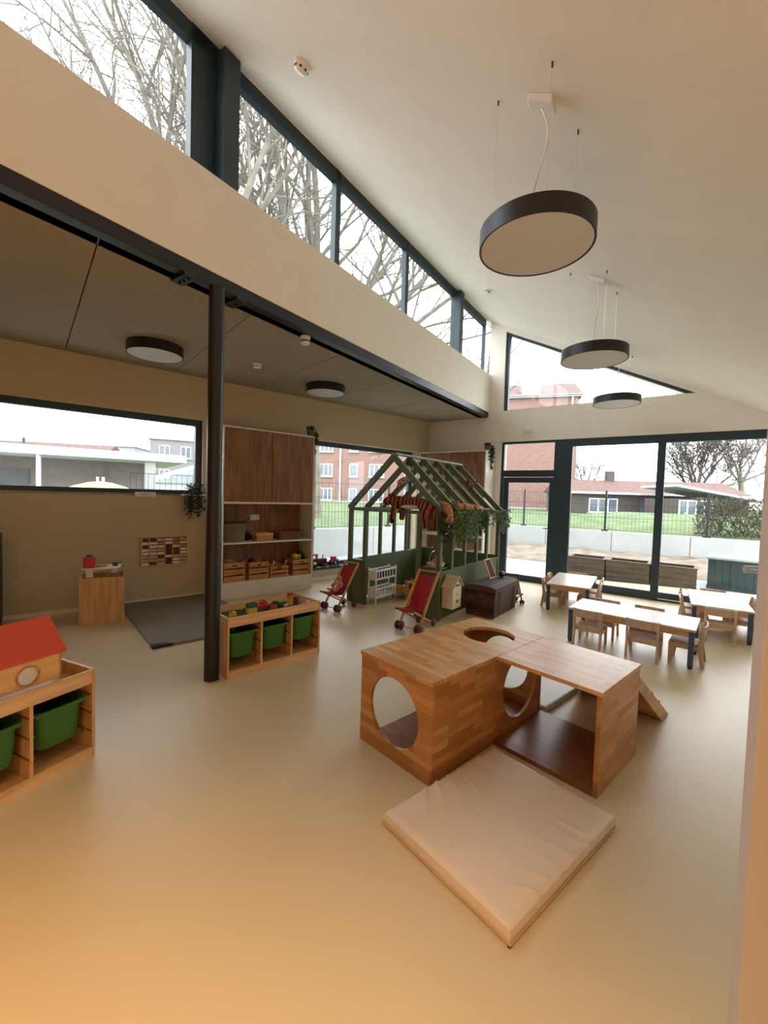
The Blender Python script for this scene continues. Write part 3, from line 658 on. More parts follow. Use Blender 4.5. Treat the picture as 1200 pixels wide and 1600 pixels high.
for x in (-.037, .037): B().lathe([(.024, -.0065), (.020, -.0062), (.018, .0)], 18, (x, 0, 0), 'y').build('outlet', M_DIFF, t)
# slatted crates
def make_crate(label, x, w_, h_, y, rz):
    t = thing('slatted_crate', label, 'crate', BC(x, y, .2375), rz, 'slatted wooden crates in the bookcase'); d_ = .28; n = 3; sh = (h_ - .022 * (n - 1)) / n
    for z in range(n):
        zz = z * (sh + .022)
        for yy in (0, d_ - .008): B().box(0, w_, yy, yy + .008, zz, zz + sh).build('slat', M_SLAT, t, bevel=.001)
        for xx in (0, w_ - .008): B().box(xx, xx + .008, .008, d_ - .008, zz, zz + sh).build('slat', M_SLAT, t)
    for xx in (.008, w_ - .022):
        for yy in (.008, d_ - .022): B().box(xx, xx + .014, yy, yy + .014, 0, h_).build('corner_post', M_SLAT, t)
    B().box(.008, w_ - .008, .008, d_ - .008, 0, .008).build('bottom_board', M_SLAT, t)
    B().lathe([(.03, -.0012), (.03, .002)], 16, (w_ / 2, 0, h_ - sh * .62), 'y', 1.3, .4).build('hand_hole', M_BLACK, t)
    return t
make_crate('tall slatted crate, leftmost on the bottom bookcase shelf', .045, .32, .285, .03, TL)
make_crate('tall slatted crate, second from left on the bottom shelf', .425, .315, .265, .03, TL)
make_crate('low slatted crate, third on the bottom shelf', .765, .31, .175, .03, TL)
make_crate('tall slatted crate with yellow toys, rightmost on the bottom shelf', 1.155, .305, .25, .03, TL)
def toy_ball(name, label, P, r, m, sc=(1, 1, 1)):
    t = thing(name, label, 'toy', P, TL)
    B().ball((0, 0, 0), r, 16, 10, sc).build('body', m, t, smooth=True); B().lathe([(r * 1.005 * sc[0], -.004), (r * 1.01 * sc[0], 0), (r * 1.005 * sc[0], .004)], 16, (0, 0, 0), 'z', 1, sc[1] / sc[0]).build('seam', M_BLACK, t)
toy_ball('toy_fruit', 'round yellow toy on top of the rightmost crate', BC(1.22, .12, .53), .055, M_YELLOW)
toy_ball('toy_fruit', 'second smaller yellow toy lying in the rightmost crate', BC(1.31, .14, .515), .045, M_YELLOW)
toy_ball('toy_fruit', 'large dark green ball in the rightmost crate', BC(1.37, .22, .535), .075, M_DGREEN)
toy_ball('toy_fruit', 'brown ball left of the rightmost crate', BC(1.10, .17, .285), .046, M_WICKL)
toy_ball('toy_animal', 'dark rounded plush in the leftmost crate', BC(.14, .15, .52), .075, M_FELT, (1, .8, .8))
toy_ball('toy_animal', 'black rounded plush in the second crate', BC(.52, .17, .49), .07, M_BLACK, (1, .8, .8))
for k, (x, lab) in enumerate(((.82, 'thin grey spoon sticking out of the low crate'), (.98, 'pale wooden spoon slanting out of the low crate'))):
    t = thing('toy_spoon', lab, 'toy', BC(x, .12, .26), TL)
    B().tube([(0, 0, 0), (.04 + .05 * k, 0, .19)], .007, 8).build('stick', M_DIFF, t); B().ball((.045 + .052 * k, 0, .20), .02, 10, 6, (1, .5, 1.3)).build('bowl', M_DIFF, t, smooth=True)
# upper shelf
t = thing('felt_basket', 'large soft grey-brown basket at the left of the upper bookcase shelf', 'basket', BC(.235, .20, .818), TL)
B().lathe([(1e-6, 0), (.15, 0), (.165, .02), (.175, .20), (.178, .29), (.170, .292), (.165, .20), (.15, .02), (1e-6, .015)], 32, sx=1.05, sy=.85).build('basket_body', M_FELT, t, smooth=True)
B().lathe([(.178, .275), (.186, .282), (.178, .294), (.168, .284), (.178, .275)], 32, sx=1.05, sy=.85).build('rim', M_WICK, t, smooth=True)
B().tube([(.10, -.15, .27), (.13, -.165, .33), (.16, -.12, .34), (.17, -.08, .28)], .008).build('handle', M_WICK, t, smooth=True)
t = thing('wooden_box', 'small pale wooden box with lid on the upper bookcase shelf', 'box', BC(.535, .04, .818), TL)
B().box(0, .27, 0, .22, 0, .085).build('box_body', M_SLAT, t, bevel=.002); B().box(-.004, .274, -.004, .224, .087, .118).build('lid', M_PLY, t, bevel=.002)
t = thing('toy_bag', 'small black bag slumped between basket and wooden box', 'bag', BC(.475, .25, .818), TL)
B().ball((0, 0, .055), .055, 16, 10, (1.2, 1.3, 1)).build('bag_body', M_BLACK, t, smooth=True); B().tube([(-.03, 0, .10), (-.02, 0, .14), (.02, 0, .14), (.03, 0, .10)], .006).build('strap', M_BLACK, t)
t = thing('wicker_tray', 'flared wicker basket at the right of the upper bookcase shelf', 'basket', BC(1.13, .2, .818), TL)
def tray_b(b, secs, n=36, e=.45):
    vs = []
    for hx, hy, z in secs:
        for i in range(n):
            a = 2 * PI * i / n; c, s = math.cos(a), math.sin(a); vs.append((hx * math.copysign(abs(c) ** e, c), hy * math.copysign(abs(s) ** e, s), z))
    fs = [(i * n + k, i * n + (k + 1) % n, (i + 1) * n + (k + 1) % n, (i + 1) * n + k) for i in range(len(secs) - 1) for k in range(n)]
    fs += [tuple(range(n))[::-1], tuple((len(secs) - 1) * n + k for k in range(n))]
    return b.add(vs, fs)
tray_b(B(), [(.18, .11, 0), (.235, .15, .12), (.228, .143, .12), (.172, .102, .01)]).build('basket_body', M_WICKL, t, smooth=True)
b = B(); pts = [(.236 * math.copysign(abs(math.cos(2 * PI * i / 36)) ** .45, math.cos(2 * PI * i / 36)), .15 * math.copysign(abs(math.sin(2 * PI * i / 36)) ** .45, math.sin(2 * PI * i / 36)), .122) for i in range(37)]
b.tube(pts, .009, 8).build('rim', M_WICKL, t, smooth=True)
# wardrobe boxes
def storage_box(label, P, rz, w_=.30, d_=.34, h_=.24, m=M_PLAST):
    t = thing('storage_box', label, 'box', P, rz, 'boxes in the corner cabinet')
    B().box(0, w_, 0, d_, 0, h_).build('box_body', m, t, bevel=.004); B().box(-.006, w_ + .006, -.006, d_ + .006, h_, h_ + .03).build('lid', m, t, bevel=.004)
    B().lathe([(.05, -.004), (.05, .002)], 20, (w_ / 2, 0, h_ * .62), 'y', 1.1, .42).build('hand_hole', M_BLACK, t)
storage_box('white lidded box with dark hand hole, leftmost visible through the playhouse', WC(.30, .05, .238), TE)
storage_box('white lidded box in the middle of the corner cabinet', WC(.72, .05, .238), TE, .28)
storage_box('white lidded box at the right end of the corner cabinet', WC(1.10, .05, .238), TE, .28)
storage_box('oak-coloured box on the upper shelf of the corner cabinet', WC(.80, .05, .818), TE, .34, .3, .2, M_OAK)
# hanging plants
def hanging_plant(label, P, n=9, drop=.4, spread=.12, m=M_LEAFD, pot=True, leafs=.035, rz=TL, flat=.06, off=0.0):
    t = thing('hanging_plant', label, 'plant', P, rz)
    if pot:
        B().lathe([(1e-6, -.02), (.045, -.02), (.06, .07), (.054, .07), (.04, -.01), (1e-6, -.01)], 20).build('pot', mat('grey_pot', (.10, .10, .10), .7), t, smooth=True)
    f = B(); st = B()
    for i in range(n):
        a = random.uniform(0, 2 * PI); x, y = math.cos(a) * spread * random.uniform(.3, 1), math.sin(a) * flat; L_ = drop * random.uniform(.45, 1); x = x * (.25 if off else 1) + off * random.uniform(.85, 1.2)
        pts = [(x * .1, y * .3 - .01, .07), (x * .8, y - .01, .09), (x, y - .015, .02)] + [(x + random.uniform(-.012, .012), y - .015, .02 - L_ * k / 5) for k in range(1, 6)]
        st.tube(pts, .002, 4)
        for k in range(int(26 * L_ / .4) + 6):
            q = random.random(); z = .08 - q * (L_ + .06)
            f.leaf((x + random.uniform(-.012, .012), y - .015, z), (random.uniform(-1, 1), random.uniform(-.8, .5), random.uniform(-1, .2)), leafs * random.uniform(.7, 1.3))
    for k in range(60): f.leaf((random.uniform(-spread, spread) * .7, random.uniform(-.05, .04), .07 + random.uniform(0, .05)), (random.uniform(-1, 1), random.uniform(-.6, .6), random.uniform(-.2, 1)), leafs * 1.1)
    st.build('stems', M_STEM, t, kind='stuff'); f.build('foliage', m, t, kind='stuff')
    return t
hanging_plant('dark trailing plant on the window ledge left of the column', LW(1.86, .085, 1.525), 22, .42, .15)
B().box(1.70, 2.02, -.15, 0, 1.488, 1.50).build('wall_shelf', M_WHITE, loc=OL, rz=TL, label='small white ledge carrying the trailing plant by the window', cat='shelf')
hanging_plant('trailing plant on top of the bookcase at its right end', BC(1.43, .06, 2.525), 7, .34, .07, leafs=.04, off=.085)
hanging_plant('trailing plant on the corner cabinet beside the glass door', WC(1.43, .20, 2.525), 9, .42, .08, leafs=.04, rz=TE, off=.10)
t = thing('window_socket', 'white socket strip under the left end of the big window', 'socket', LW(1.25, .0, 1.485), TL)
B().box(-.125, .125, -.02, -.001, -.03, .03).build('face_plate', M_PLAST, t, bevel=.004); B().box(-.05, .05, -.022, -.02, -.02, .02).build('outlet', M_DIFF, t)

# ------------------------------------------------------------------ left corner: cooker box, panel, mat, dark cabinet
t = thing('wall_panel', 'wooden letter tray with rows of cards hung on the cream wall', 'wall panel', LW(1.197, 0, .50), TL)
PW, PH = .59, .41
B().box(0, PW, -.006, -.001, 0, PH).build('back_board', M_OAK, t)
bars(B(), 0, PW, -.035, -.006, 0, PH, .014).build('tray_frame', M_PLY, t)
for i in range(1, 6): B().box(i * PW / 6 - .004, i * PW / 6 + .004, -.034, -.006, .014, PH - .014).build('divider', M_PLY, t)
cms = [M_PLAST, mat('card_cream', (.55, .45, .32), .7), mat('card_dark', (.08, .05, .04), .7), mat('card_tan', (.38, .25, .15), .7)]
for i in range(6):
    for j in range(8):
        z = .018 + j * (PH - .034) / 8; B().hexa([(i * PW / 6 + .008, -.032, z), ((i + 1) * PW / 6 - .008, -.032, z), ((i + 1) * PW / 6 - .008, -.028, z), (i * PW / 6 + .008, -.028, z), (i * PW / 6 + .008, -.016, z + .03), ((i + 1) * PW / 6 - .008, -.016, z + .03), ((i + 1) * PW / 6 - .008, -.012, z + .03), (i * PW / 6 + .008, -.012, z + .03)]).build('card', random.choice(cms[:2] + cms), t)
ca = math.atan2(4.892 - 4.663, -3.014 + 3.382)
t = thing('play_kitchen_box', 'open pine box on the floor beside the grey mat', 'box', (-3.382, 4.663, 0), ca); w_, d_, h_ = .434, .38, .535
B().box(0, w_, 0, .018, 0, h_).build('front_board', M_PINEV, t, bevel=.002); B().box(0, w_, d_ - .018, d_, 0, h_).build('back_board', M_PINEV, t, bevel=.002)
for x in (0, w_ - .018): B().box(x, x + .018, .018, d_ - .018, 0, h_).build('side_board', M_PINEV, t, bevel=.002)
B().box(.018, w_ - .018, .018, d_ - .018, .30, .315).build('inner_shelf', M_PINE, t)
t = thing('play_cooker', 'white toy cooker top with bent leg resting on the pine box', 'toy', (-3.382, 4.663, .535), ca)
b = B(); n = 20; b.prism([(.02, .06)] + [(.02 + .36 * i / 8, .05 - .03 * math.sin(i / 8 * PI)) for i in range(1, 8)] + [(.39, .06), (.40, .30), (.02, .30)], .09, .105, 'z').build('cooker_top', M_PLAST, t, bevel=.002)
B().box(.06, .125, .055, .07, .001, .09).build('support_leg', M_PLAST, t); B().box(.30, .36, .28, .295, .001, .09).build('support_leg', M_PLAST, t)
t = thing('toy_kettle', 'red toy canister standing on the white cooker top', 'toy', Vector((-3.382, 4.663, .641)) + V2(ca) * .09 + V2(ca + PI / 2) * .13, ca)
B().box(-.06, .06, -.05, .05, 0, .125).build('body', M_REDPL, t, bevel=.016, seg=3); B().lathe([(.035, .125), (.03, .145), (1e-6, .148)], 16).build('cap', M_BLACK, t, smooth=True)
t = thing('toy_pan', 'tiny dark red toy pot at the right of the cooker top', 'toy', Vector((-3.382, 4.663, .641)) + V2(ca) * .34 + V2(ca + PI / 2) * .16, ca)
B().lathe([(1e-6, 0), (.028, 0), (.032, .035), (.028, .036), (1e-6, .03)], 16).build('body', M_DARKRED, t, smooth=True); B().tube([(.03, 0, .03), (.07, 0, .04)], .006).build('handle', M_DARKRED, t)
t = thing('toy_pizza', 'flat orange and tan toy food lying on the cooker top', 'toy', Vector((-3.382, 4.663, .641)) + V2(ca) * .21 + V2(ca + PI / 2) * .16, ca)
B().lathe([(1e-6, 0), (.055, 0), (.055, .012), (1e-6, .014)], 20).build('base', M_WOODN, t, smooth=True); B().lathe([(.018, .0135), (.018, .018), (1e-6, .02)], 12, (.02, .01, 0)).build('topping', M_YELLOW, t)
t = thing('play_mat', 'dark taupe floor mat along the wall below the letter tray', 'mat', OL, TL)
B().box(.95, 2.12, -1.93, -.005, 0, .028).build('mat_cover', M_MATD, t, bevel=.008)
B().prism([(.945, -1.935), (1.13, -1.935), (1.07, -1.88), (1.0, -1.86), (.945, -1.85)], .0, .031, 'z').build('corner_patch', M_BLACK, t)
t = thing('dark_cabinet', 'dark brown low cabinet at the far left edge', 'cabinet', LW(-1.115, .42, 0), TL)
B().box(0, .92, 0, .40, .05, 1.02).build('cabinet_body', mat('dark_walnut', (.06, .025, .012), .5, scale=3, var=.3), t, bevel=.004); B().box(.02, .90, .02, .38, 0, .05).build('plinth', M_BLACK, t)
for i in (0, 1): B().box(.01 + i * .452, .455 + i * .452, -.018, -.001, .07, 1.0).build('door', MATS['dark_walnut'], t, bevel=.003)

# ------------------------------------------------------------------ toy tractors on the low sill
def tractor(label, P, rz, s=1.0):
    t = thing('toy_tractor', label, 'toy tractor', P, rz, 'red toy tractors on the window sill'); t.scale = (s, s, s)
    B().box(-.02, .09, -.025, .025, .045, .085).build('hood', M_DARKRED, t, bevel=.008); B().box(-.085, -.015, -.03, .03, .035, .06).build('chassis', M_DARKRED, t, bevel=.004)
    bars(B(), -.08, -.015, -.028, .028, .06, .125, .008).build('cab', M_REDPL, t); B().box(-.088, -.008, -.034, .034, .125, .133).build('cab_roof', M_DARKRED, t, bevel=.003)
    for x, r, hub in ((-.05, .042, M_PLAST), (.065, .028, M_REDPL)):
        for y in (-.045, .033):
            wh = B().lathe([(r * .6, y), (r, y + .002), (r, y + .016), (r * .6, y + .018)], 22, (x, 0, r), 'y').build('wheel', M_BLACK, t, smooth=True)
            B().lathe([(r * .42, y - .002), (r * .42, y + .02)], 14, (x, 0, r), 'y').build('hub', hub, wh)
    B().tube([(.05, 0, .085), (.05, 0, .125)], .005).build('exhaust', M_BLACK, t)
tractor('larger red toy tractor on the dark sill next to the bookcase', LW(4.06, -.09, W2[2] + .003), TL - .2, 1.75)
tractor('smaller red toy tractor on the dark sill', LW(4.42, -.10, W2[2] + .003), TL + .5, 1.25)

# ------------------------------------------------------------------ playhouse
HX, HY, HA = .72, 5.25, .934; HWD, HLN, ZE, ZR, ZP = 1.536, 1.993, 1.389, 2.132, .629
HF = V2(HA); HS = V2(HA + PI / 2)
def HP(f, s, z=0): q = Vector((HX, HY, 0)) + HF * f + HS * s; return Vector((q.x, q.y, z))
t = thing('playhouse', 'olive green wooden playhouse frame with open rafters and low panels', 'playhouse', (HX, HY, 0), HA); k = .055
G = M_HOUSE
for f, s in ((0, 0), (0, HWD - k), (HLN - k, 0), (HLN - k, HWD - k), (0, .305), (0, 1.20)):
    B().box(f, f + k, s, s + k, 0, ZE - .045).build('post', G, t, bevel=.003)
B().box(0, k, 0, HWD, ZE - .045, ZE).build('tie_beam', G, t, bevel=.003); B().box(HLN - k, HLN, 0, HWD, ZE - .045, ZE).build('tie_beam', G, t, bevel=.003)
for s in (0, HWD - k): B().box(k, HLN - k, s, s + k, ZE - .045, ZE).build('eave_rail', G, t, bevel=.003)
for s in (.0, HWD - k):
    for f in (.334, .72, 1.106, 1.485): B().box(f, f + .05, s + .006, s + k - .006, ZP, ZE - .045).build('stud', G, t, bevel=.002)
    B().box(k, HLN - k, s + .012, s + .030, .02, ZP - .03).build('side_panel', G, t); B().box(k, HLN - k, s, s + k, ZP - .03, ZP).build('panel_rail', G, t, bevel=.002)
for s0, s1 in ((k, .305), (1.20 + k, HWD - k)):
    B().box(.012, .03, s0, s1, .0, ZP - .02).build('front_panel', G, t); B().box(0, k, s0, s1, ZP - .02, ZP + .01).build('panel_rail', G, t, bevel=.002)
B().box(HLN - .03, HLN - .012, k, HWD - k, .0, ZP).build('back_panel', G, t); B().box(HLN - k, HLN, k, HWD - k, ZP, ZP + .03).build('panel_rail', G, t)
for i in range(6):
    f = .018 + i * (HLN - .036) / 5
    for sg in (0, 1):
        a = (f, 0.0 if sg == 0 else HWD, ZE - .015); c = (f, HWD / 2, ZR - .03)
        B().bar(a, c, .040, .080, (0, 0, 1)).build('rafter', G, t, bevel=.002)
B().box(0, HLN, HWD / 2 - .05, HWD / 2 + .05, ZR - .005, ZR + .022).build('ridge_board', mat('sage_ridge', (.22, .26, .19), .5), t, bevel=.002)
B().box(k, .36, .05, .305, ZP + .012, ZP + .03).build('shelf', G, t); B().box(k, .36, .05, .305, ZE - .30, ZE - .282).build('shelf', M_WHITE, t)
B().box(.36, .378, .05, .305, .0, ZE - .28).build('shelf_side', G, t)
# mailbox on the playhouse
t = thing('mailbox', 'cream house-shaped toy letterbox hung on the playhouse side', 'mailbox', HP(.06, 0, .17), HA)
B().prism([(.02, 0), (.24, 0), (.25, .27), (.01, .27)], -.16, -.002, 'y').build('box_body', M_CREAM, t, bevel=.003)
B().prism([(-.012, .262), (.13, .40), (.272, .262), (.272, .274), (.13, .415), (-.012, .274)], -.185, -.001, 'y').build('roof', M_CREAM, t, bevel=.002)
B().prism([(.012, .27), (.248, .27), (.13, .385)], -.158, -.002, 'y').build('gable', M_CREAM, t)
B().box(.085, .175, -.163, -.16, .285, .305).build('letter_slot', M_BLACK, t); B().box(.07, .19, -.172, -.16, .308, .318).build('slot_flap', M_CREAM, t)
B().lathe([(.026, -.168), (.022, -.17), (.018, -.16)], 18, (.13, 0, .09), 'y').build('lock', mat('brass', (.35, .28, .15), .4, .6), t); B().prism([(.118, .17), (.142, .17), (.13, .19)], -.163, -.16, 'y').build('arrow_mark', M_BLACK, t)
# wicker trunk
t = thing('wicker_hamper', 'dark brown wicker chest against the playhouse side', 'wicker chest', HP(.575, -.51), HA); w_, d_, h_ = .875, .43, .35
def frus(b, x0, x1, y0, y1, z0, X0, X1, Y0, Y1, z1):
    return b.hexa([(x0, y0, z0), (x1, y0, z0), (x1, y1, z0), (x0, y1, z0), (X0, Y0, z1), (X1, Y0, z1), (X1, Y1, z1), (X0, Y1, z1)])
frus(B(), .025, w_ - .025, .02, d_ - .02, 0, 0, w_, 0, d_, h_).build('hamper_body', M_WICK, t, bevel=.008)
b = B(); b.prism([(-.008, h_ + .004), (d_ + .006, h_ + .004), (d_ + .006, h_ + .055), (d_ * .75, h_ + .078), (d_ * .25, h_ + .078), (-.008, h_ + .055)], -.008, w_ + .008, 'x').build('lid', M_WICK, t, bevel=.006)
for x in (.17, w_ - .17): B().bar((x, -.004, .05), (x, -.012, h_ - .02), .03, .006, (0, 1, 0)).build('strap', M_WICK, t)
B().tube([(-.004, .14, .26), (-.03, .16, .25), (-.03, .27, .25), (-.004, .29, .26)], .009).build('handle', M_WICK, t, smooth=True)
B().tube([(-.006, -.004, h_ + .002), (w_ + .006, -.004, h_ + .002)], .008).build('rim', M_WICK, t)
t = thing('picture_frame', 'small wooden frame leaning on the wicker chest', 'picture', HP(1.16, -.12, .43), HA)
for (a, c) in (((-.10, -.12, .01), (-.10, -.02, .26)), ((.10, -.12, .01), (.10, -.02, .26)), ((-.10, -.12, .01), (.10, -.12, .01)), ((-.10, -.02, .26), (.10, -.02, .26))): B().bar(a, c, .014, .012, (0, -1, .4)).build('frame_strip', M_PLY, t)
B().hexa([(-.1, -.118, .01), (.1, -.118, .01), (.1, -.112, .01), (-.1, -.112, .01), (-.1, -.018, .26), (.1, -.018, .26), (.1, -.012, .26), (-.1, -.012, .26)]).build('picture_sheet', stripes('drawing_print', '#7a1c22', '#2c2a26', 6, 'Z', (.4, .6), 5), t)
t = thing('plush_toy', 'small black plush lying on the wicker chest lid', 'plush', HP(1.34, -.30, .43), HA)
B().ball((0, 0, .045), .045, 14, 9, (1.5, 1, 1)).ball((.07, 0, .06), .03, 12, 8).build('body', M_BLACK, t, smooth=True); B().ball((.075, .02, .09), .011).ball((.075, -.02, .09), .011).build('ears', M_BLACK, t)

# ------------------------------------------------------------------ doll strollers
def stroller(label, P, rz, wood_m, fab, wheel, s=1.0, hw=.135):
    t = thing('doll_stroller', label, 'doll stroller', P, rz, 'toy doll strollers'); t.scale = (s, s, s)
    top = (.43, .66); frt = (.0, .05)                                     # (y,z)
    for x in (-hw, hw):
        B().bar((x, frt[0], frt[1]), (x, top[0], top[1]), .020, .030, (1, 0, 0)).build('long_pole', wood_m, t, bevel=.003)
        xi = x * .80
        B().bar((xi, -.10, .275), (xi, .36, .045), .018, .028, (1, 0, 0)).build('cross_leg', wood_m, t, bevel=.003)
        for yy, o in ((0, x), (.36, xi)):
            for q in ((-.03, .03) if yy == 0 else (.02,)):
                wx = o + q; wh = B().lathe([(.012, -.016), (.042, -.015), (.050, -.008), (.050, .008), (.042, .015), (.012, .016)], 20, (wx, yy, .05), 'x').build('wheel', wheel, t, smooth=True)
                B().lathe([(.014, -.019), (.014, .019)], 10, (wx, yy, .05), 'x').build('hub', M_OAK if wheel is M_DARKRED else M_BLACK, wh)
    B().tube([(-hw - .03, 0, .043), (hw + .03, 0, .043)], .006).build('axle', wood_m, t); B().tube([(-hw * .8, .36, .043), (hw * .8 + .03, .36, .043)], .006).build('axle', wood_m, t)
    B().tube([(-hw, top[0], top[1] - .01), (hw, top[0], top[1] - .01)], .009).build('handle_bar', wood_m, t)
    B().bar((-hw * .95, -.095, .272), (hw * .95, -.095, .272), .026, .02).build('seat_bar', fab, t, bevel=.004)
    pr = [(.405, .62), (.36, .55), (.29, .43), (.235, .335), (.20, .275), (.165, .245), (.12, .24), (.04, .25), (-.095, .283)]
    b = B(); n = 7; vs = []
    for th_ in (0, .006):
        for (y, z) in pr:
            for i in range(n):
                u_ = i / (n - 1) * 2 - 1; sag = .035 * (1 - u_ * u_); vs.append((u_ * hw * .9, y + sag * .5 - th_, z - sag - th_))
    m_ = len(pr); fs = []
    for l_ in (0, 1):
        o = l_ * m_ * n
        for j in range(m_ - 1):
            for i in range(n - 1): fs.append((o + j * n + i, o + j * n + i + 1, o + (j + 1) * n + i + 1, o + (j + 1) * n + i))
    b.add(vs, fs).build('fabric_seat', fab, t, smooth=True)
    return t
stroller('red doll stroller in front of the playhouse doorway', (.33, 4.85, 0), math.radians(-36), M_WOODN, M_RED, M_DARKRED)
stroller('red doll stroller holding a doll, beside the low window', (-.68, 5.64, 0), math.radians(-38), M_WOODN, M_RED, M_DARKRED, .93)
stroller('small black-wheeled pink stroller behind the wicker chest', HP(1.62, -.45), HA - .9, M_BLACK, mat('pink_fabric', (.45, .12, .16), .8), M_BLACK, .62, .12)
def skin_body(name, nodes, edges, m, parent, sub=2, root=0):
    me = bpy.data.meshes.new(name); me.from_pydata([n[0] for n in nodes], edges, []); me.materials.append(m)
    o = bpy.data.objects.new(name, me); C.objects.link(o); o.parent = parent
    o.modifiers.new('skin', 'SKIN'); me.skin_vertices or None
    if not me.skin_vertices:
        bm = bmesh.new(); bm.from_mesh(me); bm.verts.layers.skin.verify(); bm.to_mesh(me); bm.free()
    for i, nd in enumerate(nodes):
        r = nd[1]; me.skin_vertices[0].data[i].radius = (r, r) if not hasattr(r, '__len__') else r
    me.skin_vertices[0].data[root].use_root = True
    s = o.modifiers.new('sub', 'SUBSURF'); s.levels = sub; s.render_levels = sub
    o.modifiers['skin'].use_smooth_shade = True
    return o
def doll(label, P, rz, tilt):
    t = thing('doll', label, 'doll', P, rz); t.rotation_euler = (tilt, 0, rz)
    n = [((0, 0, .03), .038), ((0, 0, .10), .042), ((0, 0, .135), .022), ((0, 0, .175), .043), ((0, 0, .215), .038),
         ((.05, 0, .125), .018), ((.085, -.03, .075), .015), ((.075, -.07, .06), .012), ((-.05, 0, .125), .018), ((-.085, -.03, .075), .015), ((-.075, -.07, .06), .012),
         ((.03, -.05, .012), .022), ((.045, -.12, .005), .017), ((.05, -.16, .02), .013), ((-.03, -.05, .012), .022), ((-.045, -.12, .005), .017), ((-.05, -.16, .02), .013)]
    e = [(0, 1), (1, 2), (2, 3), (3, 4), (1, 5), (5, 6), (6, 7), (1, 8), (8, 9), (9, 10), (0, 11), (11, 12), (12, 13), (0, 14), (14, 15), (15, 16)]
    skin_body('body', n, e, M_SKIN, t)
    B().ball((.016, -.041, .185), .005).ball((-.016, -.041, .185), .005).build('eyes', M_BLACK, t); B().ball((0, -.045, .165), .006, sc=(1.6, .6, .6)).build('mouth', M_DARKRED, t)
    return t
doll('bare brown doll sitting in the red stroller by the window', Vector((-.68, 5.64, 0)) + V2(math.radians(52)) * .12 + Vector((0, 0, .240)), math.radians(-38), -.25)

# ------------------------------------------------------------------ doll beds inside the playhouse
t = thing('doll_bunk_bed', 'white doll bunk bed with slatted sides just inside the playhouse', 'doll bed', HP(.06, 1.04), HA); l_, d_, h_ = .50, .15, .53
for x in (0, l_ - .02):
    for y in (0, d_ - .02): B().box(x, x + .02, y, y + .02, 0, h_).build('post', M_PLAST, t, bevel=.002)
for z in (.10, .36):
    for y in (0, d_ - .016):
        B().box(.02, l_ - .02, y, y + .016, z, z + .025).build('rail', M_PLAST, t); B().box(.02, l_ - .02, y, y + .016, z + .12, z + .145).build('rail', M_PLAST, t)
        for i in range(6): B().box(.07 + i * .066, .085 + i * .066, y + .004, y + .012, z + .025, z + .12).build('slat', M_PLAST, t)
    for x in (0, l_ - .016): B().box(x, x + .016, .02, d_ - .02, z, z + .145).build('end_board', M_PLAST, t)
    B().box(.02, l_ - .02, .016, d_ - .016, z + .004, z + .014).build('bed_base', M_PLAST, t)
    B().box(.025, l_ - .025, .018, d_ - .018, z + .015, z + (.14 if z > .2 else .04)).build('bedding', mat('plum_cloth', (.06, .03, .05), .9, bump=.5, bscale=40) if z > .2 else M_MATG, t, bevel=.01)
t = thing('doll_bed', 'low brown wooden doll bed inside the playhouse doorway', 'doll bed', HP(.62, .87), HA); l_, d_ = .52, .28
for x in (0, l_ - .02):
    B().box(x, x + .02, 0, .03, 0, .24).build('post', M_WOODN, t); B().box(x, x + .02, d_ - .03, d_, 0, .24).build('post', M_WOODN, t); B().box(x + .003, x + .017, .03, d_ - .03, .10, .22).build('end_board', M_WOODN, t)
for y in (0, d_ - .02): B().box(.02, l_ - .02, y, y + .018, .07, .13).build('side_rail', M_WOODN, t)
B().box(.02, l_ - .02, .02, d_ - .02, .085, .125).build('bedding', M_FELT, t, bevel=.01)
doll('small bare doll lying in the wooden doll bed', HP(.98, 1.01, .19), HA - PI / 2, 1.35)
t = thing('wire_basket', 'white arched basket on the front shelf of the playhouse', 'basket', HP(.20, .17, ZP + .031), HA)
tray_b(B(), [(.09, .085, 0), (.11, .105, .05), (.104, .099, .05), (.085, .08, .008)]).build('basket_body', M_PLAST, t, smooth=True)
B().tube([(0, .105 * math.cos(a), .05 + .16 * math.sin(a)) for a in [PI * i / 14 for i in range(15)]], .005).build('handle', M_CHROME, t, smooth=True)
dd = doll('dark-haired doll sitting in the white basket', HP(.20, .17, ZP + .043), HA - PI / 2, 0); dd.scale = (.62,) * 3

